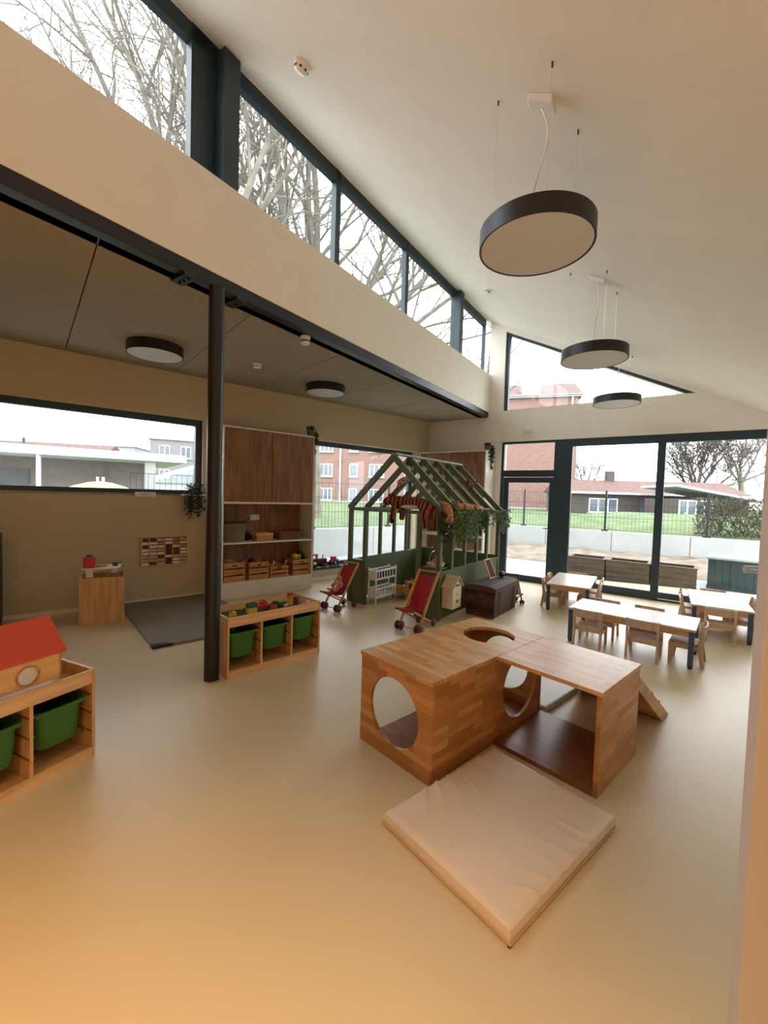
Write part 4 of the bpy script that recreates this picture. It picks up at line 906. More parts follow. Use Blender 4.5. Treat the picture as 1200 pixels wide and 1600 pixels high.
# ------------------------------------------------------------------ plush animals on the playhouse
def tiger():
    t = thing('tiger_plush', 'large striped tiger plush draped over the front beam of the playhouse', 'plush', HP(.022, 0, 0), HA)
    n = [((-.02, .22, 1.46), .085), ((0, .34, 1.50), .078), ((0, .50, 1.50), .075), ((-.02, .66, 1.495), .08), ((-.045, .76, 1.515), .068), ((-.075, .82, 1.50), .06), ((-.11, .85, 1.465), .034),
         ((-.085, .67, 1.42), .05), ((-.095, .70, 1.31), .042), ((-.10, .72, 1.20), .038), ((.09, .66, 1.42), .05), ((.11, .68, 1.32), .042), ((.11, .69, 1.24), .038),
         ((-.10, .20, 1.38), .062), ((-.11, .19, 1.27), .055), ((-.12, .19, 1.17), .045), ((.09, .22, 1.39), .055), ((.10, .21, 1.28), .048), ((-.03, .12, 1.44), .03), ((-.06, .08, 1.30), .022), ((-.07, .07, 1.16), .02)]
    e = [(0, 1), (1, 2), (2, 3), (3, 4), (4, 5), (5, 6), (3, 7), (7, 8), (8, 9), (3, 10), (10, 11), (11, 12), (0, 13), (13, 14), (14, 15), (0, 16), (16, 17), (0, 18), (18, 19), (19, 20)]
    skin_body('body', n, e, M_TIGER, t, 2, 2)
    B().ball((-.035, .735, 1.585), .024, sc=(.7, 1, 1)).ball((-.085, .765, 1.575), .024, sc=(.7, 1, 1)).build('ears', M_TIGER, t, smooth=True)
    B().ball((-.115, .86, 1.452), .033, sc=(1.1, .8, .8)).build('muzzle', mat('white_plush', (.62, .52, .40), .95), t, smooth=True); B().ball((-.137, .878, 1.462), .010).build('nose', M_BLACK, t)
    B().ball((-.118, .815, 1.515), .008).ball((-.085, .86, 1.515), .008).build('eyes', M_BLACK, t)
    B().ball((-.085, .67, 1.385), .046, sc=(.7, 1, 1.3)).ball((-.06, .45, 1.435), .05, sc=(.6, 3, .5)).build('belly_patch', MATS['white_plush'], t, smooth=True)
tiger()
def leopard(label, base, n, e, ears):
    t = thing('leopard_plush', label, 'plush', (HX, HY, 0), HA)
    skin_body('body', n, e, M_LEOP, t, 2, 1)
    b = B()
    for q in ears: b.ball(q, .02)
    b.build('ears', M_LEOP, t, smooth=True)
leopard('spotted plush hanging over the right front corner of the playhouse', None,
        [((.16, .12, 1.47), .05), ((.10, .04, 1.475), .06), ((.08, -.03, 1.45), .062), ((.07, -.065, 1.37), .058), ((.06, -.075, 1.28), .05), ((.06, -.08, 1.22), .03), ((.13, -.07, 1.33), .03), ((.15, -.075, 1.24), .026), ((-.0, -.065, 1.35), .03), ((-.02, -.07, 1.26), .026), ((.22, .16, 1.45), .028)],
        [(0, 1), (1, 2), (2, 3), (3, 4), (4, 5), (3, 6), (6, 7), (3, 8), (8, 9), (0, 10)], [(.10, -.10, 1.30), (.03, -.10, 1.30)])
leopard('spotted plush lying flat along the right eave of the playhouse', None,
        [((.52, .03, 1.455), .05), ((.66, .03, 1.45), .055), ((.82, .025, 1.445), .052), ((.98, .02, 1.44), .045), ((1.15, .02, 1.42), .022), ((1.45, .02, 1.41), .02), ((.42, .03, 1.475), .046), ((.60, -.045, 1.44), .026), ((.92, -.045, 1.43), .026), ((1.60, .02, 1.41), .016)],
        [(0, 1), (1, 2), (2, 3), (3, 4), (4, 5), (5, 9), (0, 6), (1, 7), (3, 8)], [(.42, .06, 1.515), (.42, 0, 1.515)])
t = thing('monkey_plush', 'dark brown plush hung on the playhouse rafters', 'plush', (HX, HY, 0), HA)
skin_body('body', [((1.62, .40, 1.80), .05), ((1.62, .37, 1.74), .055), ((1.62, .44, 1.87), .045), ((1.70, .36, 1.80), .02), ((1.82, .35, 1.86), .018), ((1.54, .36, 1.80), .02), ((1.45, .34, 1.76), .018), ((1.67, .33, 1.68), .022), ((1.57, .33, 1.68), .022)], [(0, 1), (0, 2), (0, 3), (3, 4), (0, 5), (5, 6), (1, 7), (1, 8)], mat('brown_plush', (.10, .035, .02), .95), t)
B().ball((1.62, .41, 1.90), .012).build('nose', M_BLACK, t)
t = thing('plush_toy', 'pale plush rabbit hanging inside the playhouse roof', 'plush', (HX, HY, 0), HA)
skin_body('body', [((.30, .80, 1.78), .05), ((.30, .74, 1.82), .04), ((.30, .86, 1.76), .04), ((.34, .70, 1.80), .018), ((.30, .66, 1.86), .016), ((.33, .90, 1.70), .018)], [(0, 1), (0, 2), (1, 3), (1, 4), (2, 5)], stripes('pale_spotted_plush', '#6b4a35', '#c8b29a', 26, pos=(.25, .4), spots=True), t)
B().tube([(.30, .77, 1.80), (.30, .768, 2.10)], .003).build('string', M_PLAST, t)
t = thing('glass_ornament', 'round pale blue hanging ornament under the playhouse ridge', 'ornament', HP(.36, HWD / 2, 1.94), HA)
B().ball((0, 0, 0), .062, 20, 12, (.35, 1, 1)).build('disc', mat('pale_blue_glass', (.45, .62, .75), .1), t, smooth=True); B().tube([(0, 0, .06), (0, 0, .175)], .003).build('string', M_BLACK, t)
B().ball((0, 0, .10), .028).build('knot', M_BLACK, t)
# garlands
def garland(label, f0, f1, drop, n, m, sz, seed, s0=-.03):
    random.seed(seed); t = thing('ivy_garland', label, 'garland', HP(f0, s0, ZE - .005), HA, 'artificial garlands on the playhouse eave')
    fo = B(); st = B()
    for i in range(n):
        x = random.uniform(0, f1 - f0); L_ = drop * random.uniform(.4, 1); y = random.uniform(-.05, .03)
        st.tube([(x, y, .01), (x, y - .02, -.02)] + [(x + random.uniform(-.015, .015), y - .02, -.02 - L_ * q / 4) for q in range(1, 5)], .0025, 4)
        for k_ in range(int(L_ * 95) + 8):
            z = -random.random() * (L_ + .02) + .02
            fo.leaf((x + random.uniform(-.025, .025), y - .02 + random.uniform(-.02, .02), z), (random.uniform(-1, 1), random.uniform(-1, .4), random.uniform(-1, .1)), sz * random.uniform(.7, 1.3))
    st.build('stems', M_STEM, t, kind='stuff'); fo.build('foliage', m, t, kind='stuff')
garland('dark drooping greenery at the right front corner post of the playhouse', -.05, .10, .38, 8, M_LEAFD, .045, 1)
garland('longest yellow-green hanging ivy near the front corner of the playhouse', .10, .42, .46, 10, M_LEAF, .042, 2)
garland('mid-green hanging ivy in the middle of the playhouse eave', .60, .95, .45, 11, M_LEAF3, .042, 3)
garland('dense dark green hanging ivy right of the middle of the eave', 1.0, 1.30, .32, 13, M_LEAF2, .045, 4)
garland('light feathery green garland toward the far end of the eave', 1.38, 1.75, .28, 9, M_LEAF3, .038, 5)
garland('blue-green feathery garland at the far end of the eave by the glass door', 1.85, 2.08, .38, 10, M_LEAF3, .045, 6)
garland('small ivy inside the front window of the playhouse', .08, .28, .35, 5, M_LEAF, .04, 8, .12)
random.seed(21)
t = thing('potted_fern', 'bushy green plant hanging inside the playhouse under the rafters', 'plant', HP(1.0, .55, 1.40), HA); fo = B()
B().lathe([(1e-6, 0), (.06, 0), (.08, .10), (.074, .10), (1e-6, .09)], 20).build('pot', M_FELT, t, smooth=True)
for k_ in range(260):
    a = random.uniform(0, 2 * PI); r = random.uniform(.02, .17); fo.leaf((math.cos(a) * r, math.sin(a) * r, .10 + random.uniform(-.05, .22)), (math.cos(a), math.sin(a), random.uniform(-.8, .8)), .06)
fo.build('foliage', M_LEAF, t, kind='stuff')
for sg in (-1, 1): B().tube([(0, .07 * sg, .10), (0, 0, .60)], .002, 4).build('cord', M_WOODN, t)
random.seed(11)

# ------------------------------------------------------------------ tables and toddler chairs
def make_table(label, x, y, a, l_, w_):
    t = thing('toddler_table', label, 'table', (x, y, 0), a, 'low toddler tables'); h = .385
    B().box(0, l_, 0, w_, h - .024, h).build('tabletop', M_TOP, t, bevel=.006, seg=3)
    for (x0, x1, y0_, y1_) in ((.05, l_ - .05, .03, .048), (.05, l_ - .05, w_ - .048, w_ - .03)): B().box(x0, x1, y0_, y1_, h - .085, h - .024).build('apron', M_BEECH, t)
    for (x0, x1, y0_, y1_) in ((.03, .048, .05, w_ - .05), (l_ - .048, l_ - .03, .05, w_ - .05)): B().box(x0, x1, y0_, y1_, h - .085, h - .024).build('apron', M_BEECH, t)
    for xx in (.012, l_ - .057):
        for yy in (.012, w_ - .057):
            lg = B().box(xx, xx + .045, yy, yy + .045, .022, h - .024).build('leg', M_LEGB, t, bevel=.004); B().lathe([(.02, 0), (.02, .022)], 14, (xx + .0225, yy + .0225, 0)).build('foot', M_BLACK, lg)
TB1 = (2.097, 4.698, -.703, 1.17, .592); TB2 = (2.361, 6.015, -.543, .576, 1.114); TB3 = (3.728, 5.023, -.589, .591, 1.105)
make_table('long low table nearest the climbing cube, blue-grey legs', *TB1)
make_table('low table nearest the glass door, seen end-on at the left', *TB2)
make_table('low table at the far right beside the white door edge', *TB3)
def make_chair(label):
    t = thing('toddler_chair', label, 'chair', (0, 0, 0), 0, 'beech toddler chairs'); w_ = .29
    B().box(-w_ / 2 + .012, w_ / 2 - .012, -.135, .115, .195, .215).build('seat', M_CHAIR, t, bevel=.005)
    for sx in (-1, 1):
        x0 = sx * w_ / 2; x1 = x0 - sx * .022; a, c = min(x0, x1), max(x0, x1)
        B().prism([(-.14, 0), (-.105, 0), (-.085, .15), (-.07, .205), (-.14, .205)], a, c, 'x').build('leg', M_CHAIR, t, bevel=.004)
        B().prism([(.125, 0), (.158, 0), (.132, .19), (.155, .405), (.130, .41), (.092, .22), (.092, .16)], a, c, 'x').build('leg', M_CHAIR, t, bevel=.004)
        B().box(a + .002, c - .002, -.075, .095, .155, .195).build('side_rail', M_CHAIR, t)
    B().box(-w_ / 2 + .022, w_ / 2 - .022, -.125, -.107, .150, .195).build('front_rail', M_CHAIR, t)
    b = B(); n = 8; vs = []
    for zz, yy in ((.315, .130), (.405, .141)):
        for i in range(n + 1):
            u_ = i / n * 2 - 1; xx = u_ * (w_ / 2 - .002); sg = .012 * (1 - u_ * u_); vs += [(xx, yy + sg, zz), (xx, yy + sg + .014, zz)]
    fs = []
    for i in range(n):
        p0 = i * 2; q0_ = (n + 1) * 2 + i * 2
        fs += [(p0, p0 + 2, q0_ + 2, q0_), (p0 + 1, q0_ + 1, q0_ + 3, p0 + 3), (p0, p0 + 1, p0 + 3, p0 + 2), (q0_, q0_ + 2, q0_ + 3, q0_ + 1)]
    e_ = (n + 1) * 2; fs += [(0, e_, e_ + 1, 1), (e_ - 2, e_ - 1, 2 * e_ - 1, 2 * e_ - 2)]
    b.add(vs, fs).build('backrest', M_CHAIR, t, bevel=.003)
    B().box(-w_ / 2 + .022, w_ / 2 - .022, .098, .112, .16, .195).build('back_rail', M_CHAIR, t)
    return t
def tl(tb, x, y): c, s = math.cos(tb[2]), math.sin(tb[2]); return (tb[0] + x * c - y * s, tb[1] + x * s + y * c, 0)
chairs = [
 (TB1, .225, .085, PI, 'toddler chair with its back to the camera, left one at the near long table'),
 (TB1, .74, .085, PI, 'toddler chair with its back to the camera, right one at the near long table'),
 (TB1, .26, .50, 0, 'toddler chair on the far side of the near long table, left one'),
 (TB1, .70, .50, 0, 'toddler chair on the far side of the near long table, right one'),
 (TB1, 1.085, .27, -PI / 2, 'toddler chair seen side-on at the right end of the near long table'),
 (TB2, .055, .34, PI / 2, 'toddler chair nearest the camera on the left side of the door-side table'),
 (TB2, .055, .78, PI / 2, 'toddler chair farther back on the left side of the door-side table'),
 (TB2, .525, .40, -PI / 2, 'toddler chair nearest the camera on the right side of the door-side table'),
 (TB2, .525, .82, -PI / 2, 'toddler chair farther back on the right side of the door-side table'),
 (TB2, .288, 1.02, 0, 'toddler chair at the far end of the door-side table'),
 (TB3, .27, -.02, PI, 'toddler chair with its back to the camera at the far-right table'),
 (TB3, .055, .38, PI / 2, 'toddler chair nearest the camera on the left side of the far-right table'),
 (TB3, .055, .80, PI / 2, 'toddler chair farther back on the left side of the far-right table'),
 (TB3, .54, .40, -PI / 2, 'toddler chair nearest the white door on the right side of the far-right table'),
 (TB3, .54, .80, -PI / 2, 'toddler chair farther back on the right side of the far-right table'),
 (TB3, .29, 1.02, 0, 'toddler chair at the far end of the far-right table, by the sliding glass')]
ch0 = make_chair(chairs[0][4])
for i, (tb, x, y, r, lab) in enumerate(chairs):
    P = tl(tb, x, y)
    if i == 0: ch0.location = P; ch0.rotation_euler = (0, 0, tb[2] + r)
    else: copy_thing(ch0, P, tb[2] + r, lab)

# ------------------------------------------------------------------ outside: ground, wall, fence
random.seed(5)
Z0 = -.05
B().box(-160, 160, -20, 240, -.6, -.12).build('ground', M_GRASS, kind=S_, label='grassy ground outside', cat='ground')
c0 = LW(-14, -2.56); c1 = LW(0, 0)
def isect(p, d, q, e):
    den = d.x * e.y - d.y * e.x; s = ((q.x - p.x) * e.y - (q.y - p.y) * e.x) / den; return p + d * s
RE = 6.37; RL = 2.56
cor = isect(EW(0, -RE), UE, LW(0, -RL), UL)                                # where both retaining walls meet
sR = (cor - EW(0, -RE)).dot(UE); sL = (cor - LW(0, -RL)).dot(UL)
pp = [LW(-9, -.34), LW(-9, -RL - 9), LW(1.5, -RL - 9), LW(1.5, -RL), cor, EW(14, -RE), EW(14, -.3), EW(-5.2, -.3)]
pp = [LW(-9, -.33), LW(-9, -14), LW(1.5, -14), LW(1.5, -RL), cor, EW(14, -RE), EW(14, -.29), EW(-4.9, -.29)]
B().prism([(q.x, q.y) for q in pp], -.11, Z0, 'z').build('terrace', M_PAVE, kind=S_, label='pale paved terrace outside the windows', cat='pavement')
q = [EW(sR + .2, -3.3), EW(14, -3.3), EW(14, -RE + .02), EW(sR + .1, -RE + .02)]
NX, NY = 60, 10; b = B(); vs = []
for j in range(NY + 1):
    for i in range(NX + 1):
        P = EW(sR + .2 + (13.8 - sR) * i / NX, -3.3 - (RE - 3.34) * j / NY); vs.append((P.x, P.y, Z0 + .008 + (random.uniform(0, .10) + .10 * j / NY if 0 < j else 0)))
b.add(vs, [(j * (NX + 1) + i, j * (NX + 1) + i + 1, (j + 1) * (NX + 1) + i + 1, (j + 1) * (NX + 1) + i) for j in range(NY) for i in range(NX)])
b.build('soil_bed', M_SAND, kind='stuff', label='rough sandy soil bed in front of the concrete retaining wall', cat='soil', smooth=True)
def retaining(label, org, ang, x0, x1, step):
    t = thing('retaining_wall', label, 'wall', org, ang, kind=S_); x = x0
    while x < x1 - .05:
        e = min(x1, x + step); B().box(x + .008, e - .008, 0, .14, -.11, .68).build('concrete_panel', M_CONC, t, bevel=.006); x = e
    B().box(x0, x1, .03, .12, -.10, .66).build('backing', M_SAND, t)
retaining('pale concrete retaining wall beyond the terrace doors', EW(0, -RE), TE, sR, 13.5, 1.95)
retaining('pale concrete retaining wall outside the low window', LW(0, -RL), TL, 1.5, sL, 1.95)
def fence(label, org, ang, x0, x1, step, first):
    t = thing('mesh_fence', label, 'fence', org, ang); x = first; mb = B()
    while x < x1:
        p_ = B().box(x - .03, x + .03, -.045, -.005, .66, 1.92).build('post', M_STEEL, t, bevel=.004); B().box(x - .09, x + .09, -.05, 0, .55, .72).build('foot_plate', M_STEEL, p_); x += step
    n = int((x1 - x0) / .10)
    for i in range(n): mb.box(x0 + i * .10, x0 + i * .10 + .006, .0, .006, .70, 1.85)
    for z in (.72, 1.10, 1.48, 1.84): mb.box(x0, x1, -.004, .008, z, z + .009)
    mb.build('mesh', M_STEEL, t, kind='stuff')
fence('dark wire mesh fence on the retaining wall beyond the terrace', EW(0, -RE - .06), TE, sR, 13, 2.5, sR + 1.2)
fence('dark wire mesh fence outside the low window', LW(0, -RL - .06), TL, 1.5, sL, 2.5, 2.9)
# raised lawn behind the retaining walls
lp = [LW(1.5, -RL - .14), LW(1.5, -90), EW(60, -90), EW(60, -RE - .14), cor + NE * .14 + NL * .1]
bk = B(); bk.prism([(q.x, q.y) for q in lp], -.3, .62, 'z').build('lawn', M_GRASS, kind=S_, label='raised green lawn behind the fence', cat='lawn')
b = B(); NX, NY = 70, 14; vs = []
for j in range(NY + 1):
    for i in range(NX + 1):
        P = EW(sR + 2 + i * .55, -RE - .6 - j * 1.1); z = .62 + .32 * math.sin(min(1, j / 6) * PI / 2) + random.uniform(0, .08) * (j > 0); vs.append((P.x, P.y, z))
b.add(vs, [(j * (NX + 1) + i, j * (NX + 1) + i + 1, (j + 1) * (NX + 1) + i + 1, (j + 1) * (NX + 1) + i) for j in range(NY) for i in range(NX)])
b.build('grass_bank', M_GRASS, kind='stuff', label='uneven green grass bank behind the mesh fence', cat='grass', smooth=True)
# planters and storage chest on the terrace
def planter(label, s, w_):
    t = thing('planter_box', label, 'planter', EW(s, -1.62, Z0), TE, 'timber planters on the terrace'); d_, h_ = .52, .42; n = 4; ph = h_ / n
    for i in range(n):
        z = i * ph
        B().box(.02, w_ - .02, 0, .022, z + .004, z + ph - .004).build('plank', M_PLANT, t); B().box(.02, w_ - .02, d_ - .022, d_, z + .004, z + ph - .004).build('plank', M_PLANT, t)
        B().box(0, .02, 0, d_, z + .004, z + ph - .004).build('plank', M_PLANT, t); B().box(w_ - .02, w_, 0, d_, z + .004, z + ph - .004).build('plank', M_PLANT, t)
    bars_h = B(); bars_h.box(-.012, w_ + .012, -.012, .05, h_, h_ + .02).box(-.012, w_ + .012, d_ - .05, d_ + .012, h_, h_ + .02).box(-.012, .05, .05, d_ - .05, h_, h_ + .02).box(w_ - .05, w_ + .012, .05, d_ - .05, h_, h_ + .02)
    bars_h.build('cap_rim', M_PLANT, t); B().box(.02, w_ - .02, .022, d_ - .022, .0, h_ - .08).build('soil', M_SAND, t)
P0 = (Vector((4.427, 9.661, 0)) - OE).dot(UE)
planter('weathered timber planter, leftmost outside the sliding glass', P0, .72)
planter('weathered timber planter in the middle, partly behind the frame post', P0 + .75, .76)
planter('weathered timber planter, rightmost beside the dark outdoor chest', P0 + 1.54, .72)
t = thing('outdoor_chest', 'dark slatted storage chest outside on the terrace', 'chest', (6.366, 8.196, Z0), TE - .08); w_, d_, h_ = 1.6, .8, .60
n = 14
for i in range(n): B().box(i * w_ / n + .003, (i + 1) * w_ / n - .003, -.0, .018, .06, h_ - .02).build('slat', M_TEAL, t)
B().box(.0, w_, .018, d_, .0, h_ - .02).build('chest_body', M_TEAL, t); B().box(-.03, w_ + .03, -.04, d_ + .03, h_ - .018, h_ + .03).build('lid', mat('pale_lid', (.30, .36, .38), .5), t, bevel=.01); B().box(-.01, w_, -.012, .0, .0, .07).build('base_rail', M_TEAL, t)

# ------------------------------------------------------------------ far buildings
def far_window(t, x, z, w_, h_, y=0, n=2):
    f = B(); bars(f, x, x + w_, y - .08, y + .02, z, z + h_, .09)
    for i in range(1, n): f.box(x + w_ * i / n - .05, x + w_ * i / n + .05, y - .08, y + .02, z, z + h_)
    o = f.build('window', M_WFRAME, t); B().box(x + .05, x + w_ - .05, y - .05, y - .03, z + .05, z + h_ - .05).build('pane', M_DPANE, o); B().box(x - .12, x + w_ + .12, y - .16, y + .02, z - .12, z).build('sill', M_CONC, o)
t = thing('apartment_building', 'long red brick apartment block with tiled roof behind the fence', 'building', (18.9, 42, 0), -.2734)
B().box(-31, 0, 0, 11, -.2, 12.0).build('wall', M_BRICK, t)
B().box(-31, .06, -.06, 0, -.2, .75).build('plinth', M_CONC, t); B().box(-31, .3, -.35, 0, 11.85, 12.15).build('gutter', M_CONC, t)
B().prism([(-.45, 12.0), (5.5, 14.6), (11.4, 12.0)], -31.2, .35, 'x').build('roof', M_TILE, t)
for x, w_ in ((-27.6, 1.65), (-23.9, 1.0), (-21.5, 1.75), (-17.4, 1.0), (-15.0, 1.7), (-11.5, 1.0)):
    for z in (.75, 3.55, 6.4, 9.2): far_window(t, x, z, w_, 1.45, 0, 1 if w_ < 1.2 else 3)
for x in (-25.0, -13.2, -.6): B().tube([(x, -.12, 0), (x, -.12, 11.9)], .09, 8).build('drainpipe', M_WFRAME, t)
for x in (-8.5, -4.5): B().prism([(x - .9, 12.1), (x + .9, 12.1), (x + .9, 13.1), (x, 13.7), (x - .9, 13.1)], .3, 3.2, 'y').build('dormer', mat('zinc', (.42, .46, .50), .6), t)
t = thing('bungalow', 'low grey-brown brick bungalow with red roof beyond the lawn', 'building', (14.7, 33.2, .1), -.10); t.scale = (.83,) * 3
B().box(0, 15.5, 0, 8, 0, 2.7).build('wall', M_BRICK2, t); B().prism([(-.5, 2.6), (4, 4.0), (8.5, 2.6)], -.4, 15.8, 'x').build('roof', M_TILE, t); B().box(-.4, 15.8, -.55, -.42, 2.5, 2.68).build('gutter', M_WFRAME, t)
far_window(t, 1.6, .75, 2.6, 1.35, 0, 3); far_window(t, 8.6, .7, 1.2, 1.4, 0, 1); B().box(6.2, 7.2, -.05, .02, .1, 2.1).build('door', M_DPANE, t)
B().box(4.6, 5.3, 3.5, 4.2, 3.0, 4.9).build('chimney', M_BRICK2, t)
t = thing('garden_pavilion', 'small building with pale ribbed sloping roof beside the hedge', 'building', (18.9, 27.7, .25), -.12); t.scale = (.80,) * 3
B().box(.2, 5.8, 0, 5, 0, 2.1).build('wall', M_BRICK2, t)
b = B(); b.prism([(.0, 3.08), (.0, 3.25), (6.6, 2.08), (6.6, 1.95)], -.6, 5.4, 'y'); b.build('roof', mat('pale_ribbed_metal', (.55, .60, .62), .5, var=.1), t)
for i in range(12): B().bar((.02, -.55 + i * .53, 3.24), (6.55, -.55 + i * .53, 2.1), .05, .06).build('roof_rib', M_WFRAME, t)
far_window(t, .5, .3, 2.6, 1.7, 0, 4)
for i in range(4):
    x = .6 + i * .75; B().box(x, x + .06, -.8, -.74, 0, 1.0).build('terrace_post', M_WFRAME, t)
# left window view
t = thing('canopy_building', 'low building with thick white canopy edge seen through the left window', 'building', LW(-3.0, -9.5, Z0), TL - .10)
B().box(-6, 7.2, 0, 5, 2.50, 2.74).build('canopy', mat('white_fascia', (.72, .74, .76), .6), t); B().box(-6, 6.2, 2.2, 5, 0, 2.50).build('wall', mat('taupe_render', (.22, .19, .18), .8), t)
for x in (6.0,): B().box(x, x + .30, .15, .45, 0, 2.50).build('pillar', M_CONC, t)
B().tube([(3.3, .25, 0), (3.3, .25, 2.50)], .06, 10).build('post', M_WFRAME, t); B().tube([(0.2, .25, 0), (.2, .25, 2.50)], .06, 10).build('post', M_WFRAME, t)
for x in (-3.5, -1.8, -.1, 1.6): B().box(x, x + 1.3, 2.14, 2.2, .9, 2.1).build('window', M_DPANE, t)
for x, lab in ((.4, 'a'), (1.5, 'b')):
    w2 = B().box(x, x + .95, 1.2, 1.3, .0, 1.55).build('display_board', M_WFRAME, t); B().lathe([(.5, 1.19), (.5, 1.21)], 20, (x + .47, 0, 1.52), 'y', .9, .25).build('awning', M_STEEL, t)
B().box(2.06, 2.36, 1.17, 1.195, 1.15, 1.42).build('poster', mat('purple_poster', (.22, .18, .3), .6), t)
def parasol(label, P):
    t = thing('parasol', label, 'parasol', P, 0)
    prof = [(1e-6, 2.02), (.25, 1.99), (.55, 1.90), (.85, 1.76), (.84, 1.74), (.53, 1.87), (1e-6, 1.98)]
    B().lathe(prof, 8).build('canopy', mat('pale_yellow_canvas', (.72, .58, .16), .8), t); B().tube([(0, 0, 0), (0, 0, 2.0)], .025, 10).build('pole', M_WFRAME, t)
    for x in (-.07, .07): B().tube([(x, 0, 2.0), (x, 0, 2.13)], .03, 8).build('finial', M_PLAST, t)
    B().lathe([(.25, 0), (.25, .08), (1e-6, .09)], 16).build('base', M_CONC, t)
parasol('pale yellow parasol top outside the left window', (-7.15, 10.6, Z0 - .27))
t = thing('grey_apartment_block', 'distant pale grey apartment block seen through the left window', 'building', (-29, 52, 0), .42)
B().box(0, 13, 0, 10, 0, 7.6).build('wall', mat('pale_brick', (.20, .185, .19), .9), t); B().box(-.2, 13.2, -.2, 10.2, 7.6, 7.9).build('parapet', M_CONC, t)
B().box(3, 12.5, 1.5, 9, 7.9, 8.7).build('roof_storey', mat('zinc2', (.30, .33, .36), .6), t)
for x in (1, 3.4, 5.8, 8.2, 10.6):
    for z in (2.4, 5.4): far_window(t, x, z, 1.2, 1.5, 0, 2)
t = thing('white_apartment_wing', 'lower distant white building wing left of the grey block', 'building', (-53, 56, 0), .2)
B().box(0, 18, 0, 9, 0, 7.2).build('wall', mat('white_render', (.26, .27, .30), .8), t); B().box(-.2, 18.2, -.2, 9.2, 7.2, 7.5).build('parapet', M_CONC, t)
for i in range(6): far_window(t, 1 + i * 2.9, 5.2, 1.6, 1.5, 0, 2)
t = thing('tiled_house', 'house with dark red tiled roof at the far left beyond the canopy', 'building', (-41, 39, 0), .15)
B().box(0, 12.5, 0, 9, 0, 3.8).build('wall', M_BRICK, t); B().prism([(-.4, 3.7), (4.5, 5.9), (9.4, 3.7)], -.4, 12.9, 'x').build('roof', M_TILE, t); B().box(6, 7.2, 1.2, 1.35, 4.3, 4.7).build('skylight', M_WFRAME, t); B().tube([(4, 4.5, 5.8), (4, 4.5, 6.4)], .12, 8).build('chimney_pipe', M_STEEL, t)
t = thing('small_white_house', 'small white gabled house right of the canopy in the left window', 'building', (-13.6, 23.5, 0), .25)
B().box(0, 6.0, 0, 5, 0, 1.95).build('wall', mat('white_render2', (.60, .62, .64), .8), t); B().prism([(-.3, 1.9), (3, 3.0), (6.3, 1.9)], -.3, 5.3, 'y').build('roof', M_WFRAME, t); B().prism([(.6, 1.95), (3, 2.75), (5.4, 1.95)], -.34, -.3, 'y').build('gable', mat('zinc3', (.3, .33, .36), .7), t)
far_window(t, 1.2, .5, .9, .9, 0, 2); B().box(2.6, 3.6, -.05, .0, 0, 1.75).build('door', M_TILE, t); far_window(t, 4.4, .5, 1.0, .9, 0, 2)

# ------------------------------------------------------------------ bare trees
def make_tree(label, base, h0, limbs, r0, seed, kids=(8, 6, 4), twig=True, spread=1.0, lsc=1.0, rmin=.012, lean=(0, 0, 1)):
    rnd = random.Random(seed); t = thing('bare_tree', label, 'tree', base, 0, 'bare winter trees'); tr = B(); br = B()
    def path(p, d, L_, nseg, wob, up):
        pts = [Vector(p)]; d = Vector(d).normalized(); ds = []
        for i in range(nseg):
            d = (d + Vector((rnd.uniform(-wob, wob), rnd.uniform(-wob, wob), rnd.uniform(-wob, wob) + up))).normalized(); pts.append(pts[-1] + d * L_ / nseg); ds.append(d)
        return pts, ds
    def grow(p, d, L_, r, lev, out):
        nseg = 6 if lev == 1 else 4 if lev == 2 else 3
        pts, ds = path(p, d, L_, nseg, .12 + .06 * lev, .05)
        rs = [max(rmin * .5, r * (1 - .78 * i / nseg)) for i in range(nseg + 1)]
        out.tube(pts, rs, 6 if lev == 1 else 4 if lev == 2 else 3, False)
        if lev > len(kids): return
        n = kids[lev - 1]
        for k_ in range(n):
            f = .22 + .78 * (k_ + rnd.random()) / n; i = min(nseg - 1, int(f * nseg)); q_ = pts[i].lerp(pts[i + 1], f * nseg - i)
            ax = ds[i].cross(Vector((rnd.uniform(-1, 1), rnd.uniform(-1, 1), rnd.uniform(-1, 1))))
            if ax.length < 1e-3: continue
            nd = Matrix.Rotation(rnd.uniform(.45, 1.0) * spread, 3, ax.normalized()) @ ds[i]; nd.z += .12
            grow(q_, nd, L_ * rnd.uniform(.38, .62) * (1.15 - .5 * f), rs[i] * .55, lev + 1, br)
    pts, ds = path((0, 0, 0), lean, h0, 5, .05, .05); tr.tube(pts, [r0 * 1.25] + [r0 * (1 - .06 * i) for i in range(1, 6)], 10, False)
    for (d, L_, rr) in limbs: grow(pts[-1] - Vector((0, 0, rnd.uniform(0, h0 * .18))), d, L_, rr * r0, 1, br)
    tr.build('trunk', M_BARK, t, smooth=True); br.build('branches', M_BARK2 if not twig else M_BARK, t, kind='stuff', smooth=True)
big = [((-.95, -.1, .75), 13.5, .5), ((-.75, -.35, 1.05), 14, .52), ((-.45, .1, 1.15), 13, .5), ((-.2, -.25, 1.4), 14, .55), ((.1, .2, 1.5), 13.5, .55), ((.25, -.3, 1.2), 12.5, .5), ((.6, .0, 1.05), 12, .48), ((.85, -.2, .85), 12, .45), ((-.55, .4, .8), 11, .42), ((.35, .35, .9), 11, .42), ((-1.0, .1, .45), 11.5, .42), ((1.0, .1, .55), 11, .4)]
make_tree('huge spreading bare tree filling the high windows', (-2.75, 16.2, -.1), 6.2, big, .36, 3, (12, 8, 5))
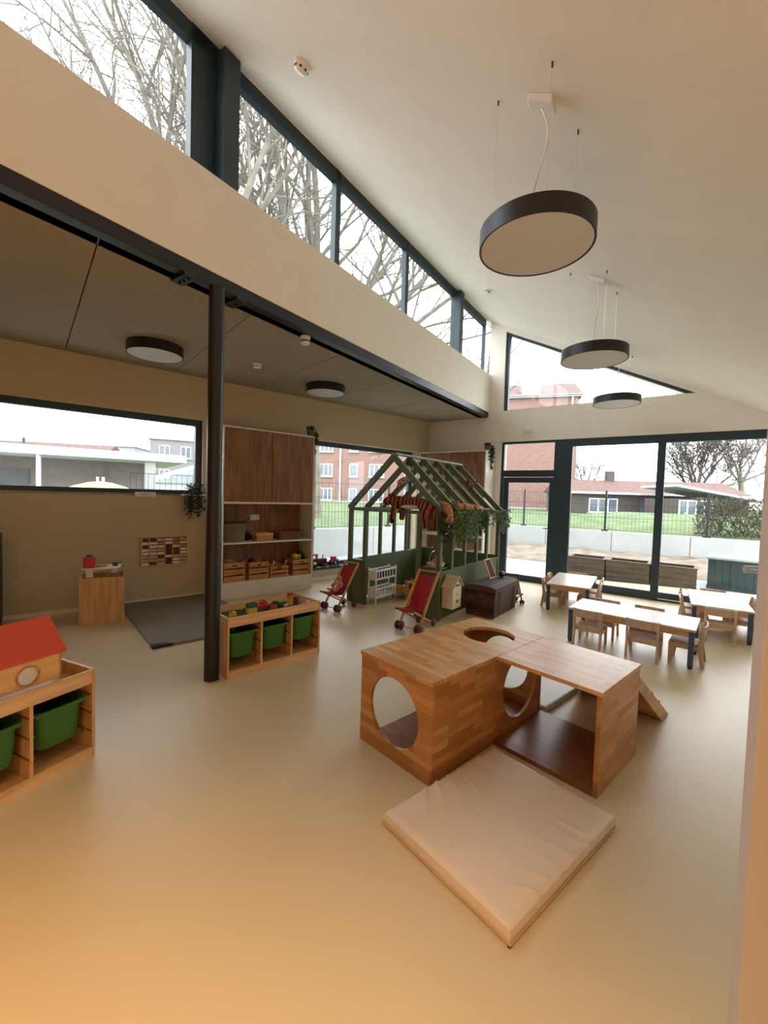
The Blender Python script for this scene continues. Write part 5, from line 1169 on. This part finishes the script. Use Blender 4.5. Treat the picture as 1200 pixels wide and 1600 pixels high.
make_tree('second big bare tree whose boughs cross the leftmost high window', (-4.75, 11.4, -.1), 5.6, [((-.9, -.1, .75), 8.5, .5), ((-.75, .1, 1.0), 9.5, .52), ((-.55, -.2, 1.2), 9.5, .5), ((-.3, .2, 1.4), 9.5, .5), ((-.05, -.1, 1.5), 9, .5), ((.3, .1, 1.2), 8, .45), ((-1.0, .2, .5), 7.5, .42), ((-.95, -.3, .95), 8, .42)], .25, 9, (13, 8, 5))
make_tree('bare tree behind the apartment roofline in the small high window', (6.2, 27, 0), 6, [((-.6, 0, 1), 8, .5), ((0, 0, 1.3), 9, .5), ((.5, .1, 1), 8, .5), ((-.9, .1, .6), 7, .4)], .28, 14, (8, 5, 4))
make_tree('spreading bare oak right of the sliding door frame', (31.5, 43, .3), 2.6, [((-.9, 0, .5), 5.5, .5), ((-.5, .2, .9), 6, .5), ((0, 0, 1.2), 6, .55), ((.5, -.1, .9), 5.8, .5), ((.95, .1, .45), 5.2, .45), ((-.2, .3, .9), 5.5, .45)], .36, 22, (12, 8, 5), False, 1, 1, .04)
make_tree('tall bare tree with a pale slanting trunk at the right', (35.5, 42, .3), 4.2, [((-.5, 0, 1), 5, .45), ((.1, .1, 1.3), 5.5, .5), ((.6, 0, 1), 5, .45), ((.9, .1, .5), 5.5, .4), ((-.9, 0, .6), 4, .4)], .32, 25, (11, 8, 5), True, 1, 1, .04, (.12, 0, 1))
for k_, (x, y, h, lab) in enumerate(((23, 62, 2.5, 'hazy distant bare tree above the bungalow roof, left'), (27, 66, 3, 'hazy distant bare tree above the bungalow roof, middle'), (33, 70, 3, 'hazy distant bare tree behind the oak'))):
    make_tree(lab, (x, y, .3), h, [((math.cos(a), math.sin(a), 1.3), 5, .5) for a in (0, 1.2, 2.5, 3.8, 5.0)], .3, 40 + k_, (7, 6, 4), False, 1, 1, .05)
# hedge and evergreen
rnd = random.Random(4); b = B()
for i in range(17000):
    x = rnd.uniform(0, 13); y = rnd.uniform(0, 1.0); z = .62 + rnd.random() ** .8 * 1.15; d = Vector((rnd.uniform(-.6, .6), rnd.uniform(-.6, .6), rnd.uniform(.1, 1)))
    if i % 3: b.leaf((x, y, z), d, rnd.uniform(.05, .10))
    else: b.tube([(x, y, z - .2), Vector((x, y, z - .2)) + d * .4], .006, 3, False)
b.build('hedge', M_HEDGE, loc=EW(.1, -RE - .9), rz=TE, kind='stuff', label='brown-green winter hedge behind the fence at the right', cat='hedge')
t = thing('evergreen_shrub', 'small dark conifer at the right end of the hedge', 'shrub', (22.6, 24.0, .5)); b = B()
for i in range(900):
    z = rnd.random(); r = (1 - z) * 1.0; a = rnd.uniform(0, 2 * PI); b.leaf((math.cos(a) * r * .8, math.sin(a) * r * .8, z * 2.3), (math.cos(a), math.sin(a), .4), .35)
b.build('foliage', M_LEAF2, t, kind='stuff'); B().tube([(0, 0, 0), (0, 0, 1.8)], [.1, .03], 8).build('trunk', M_BARK, t)
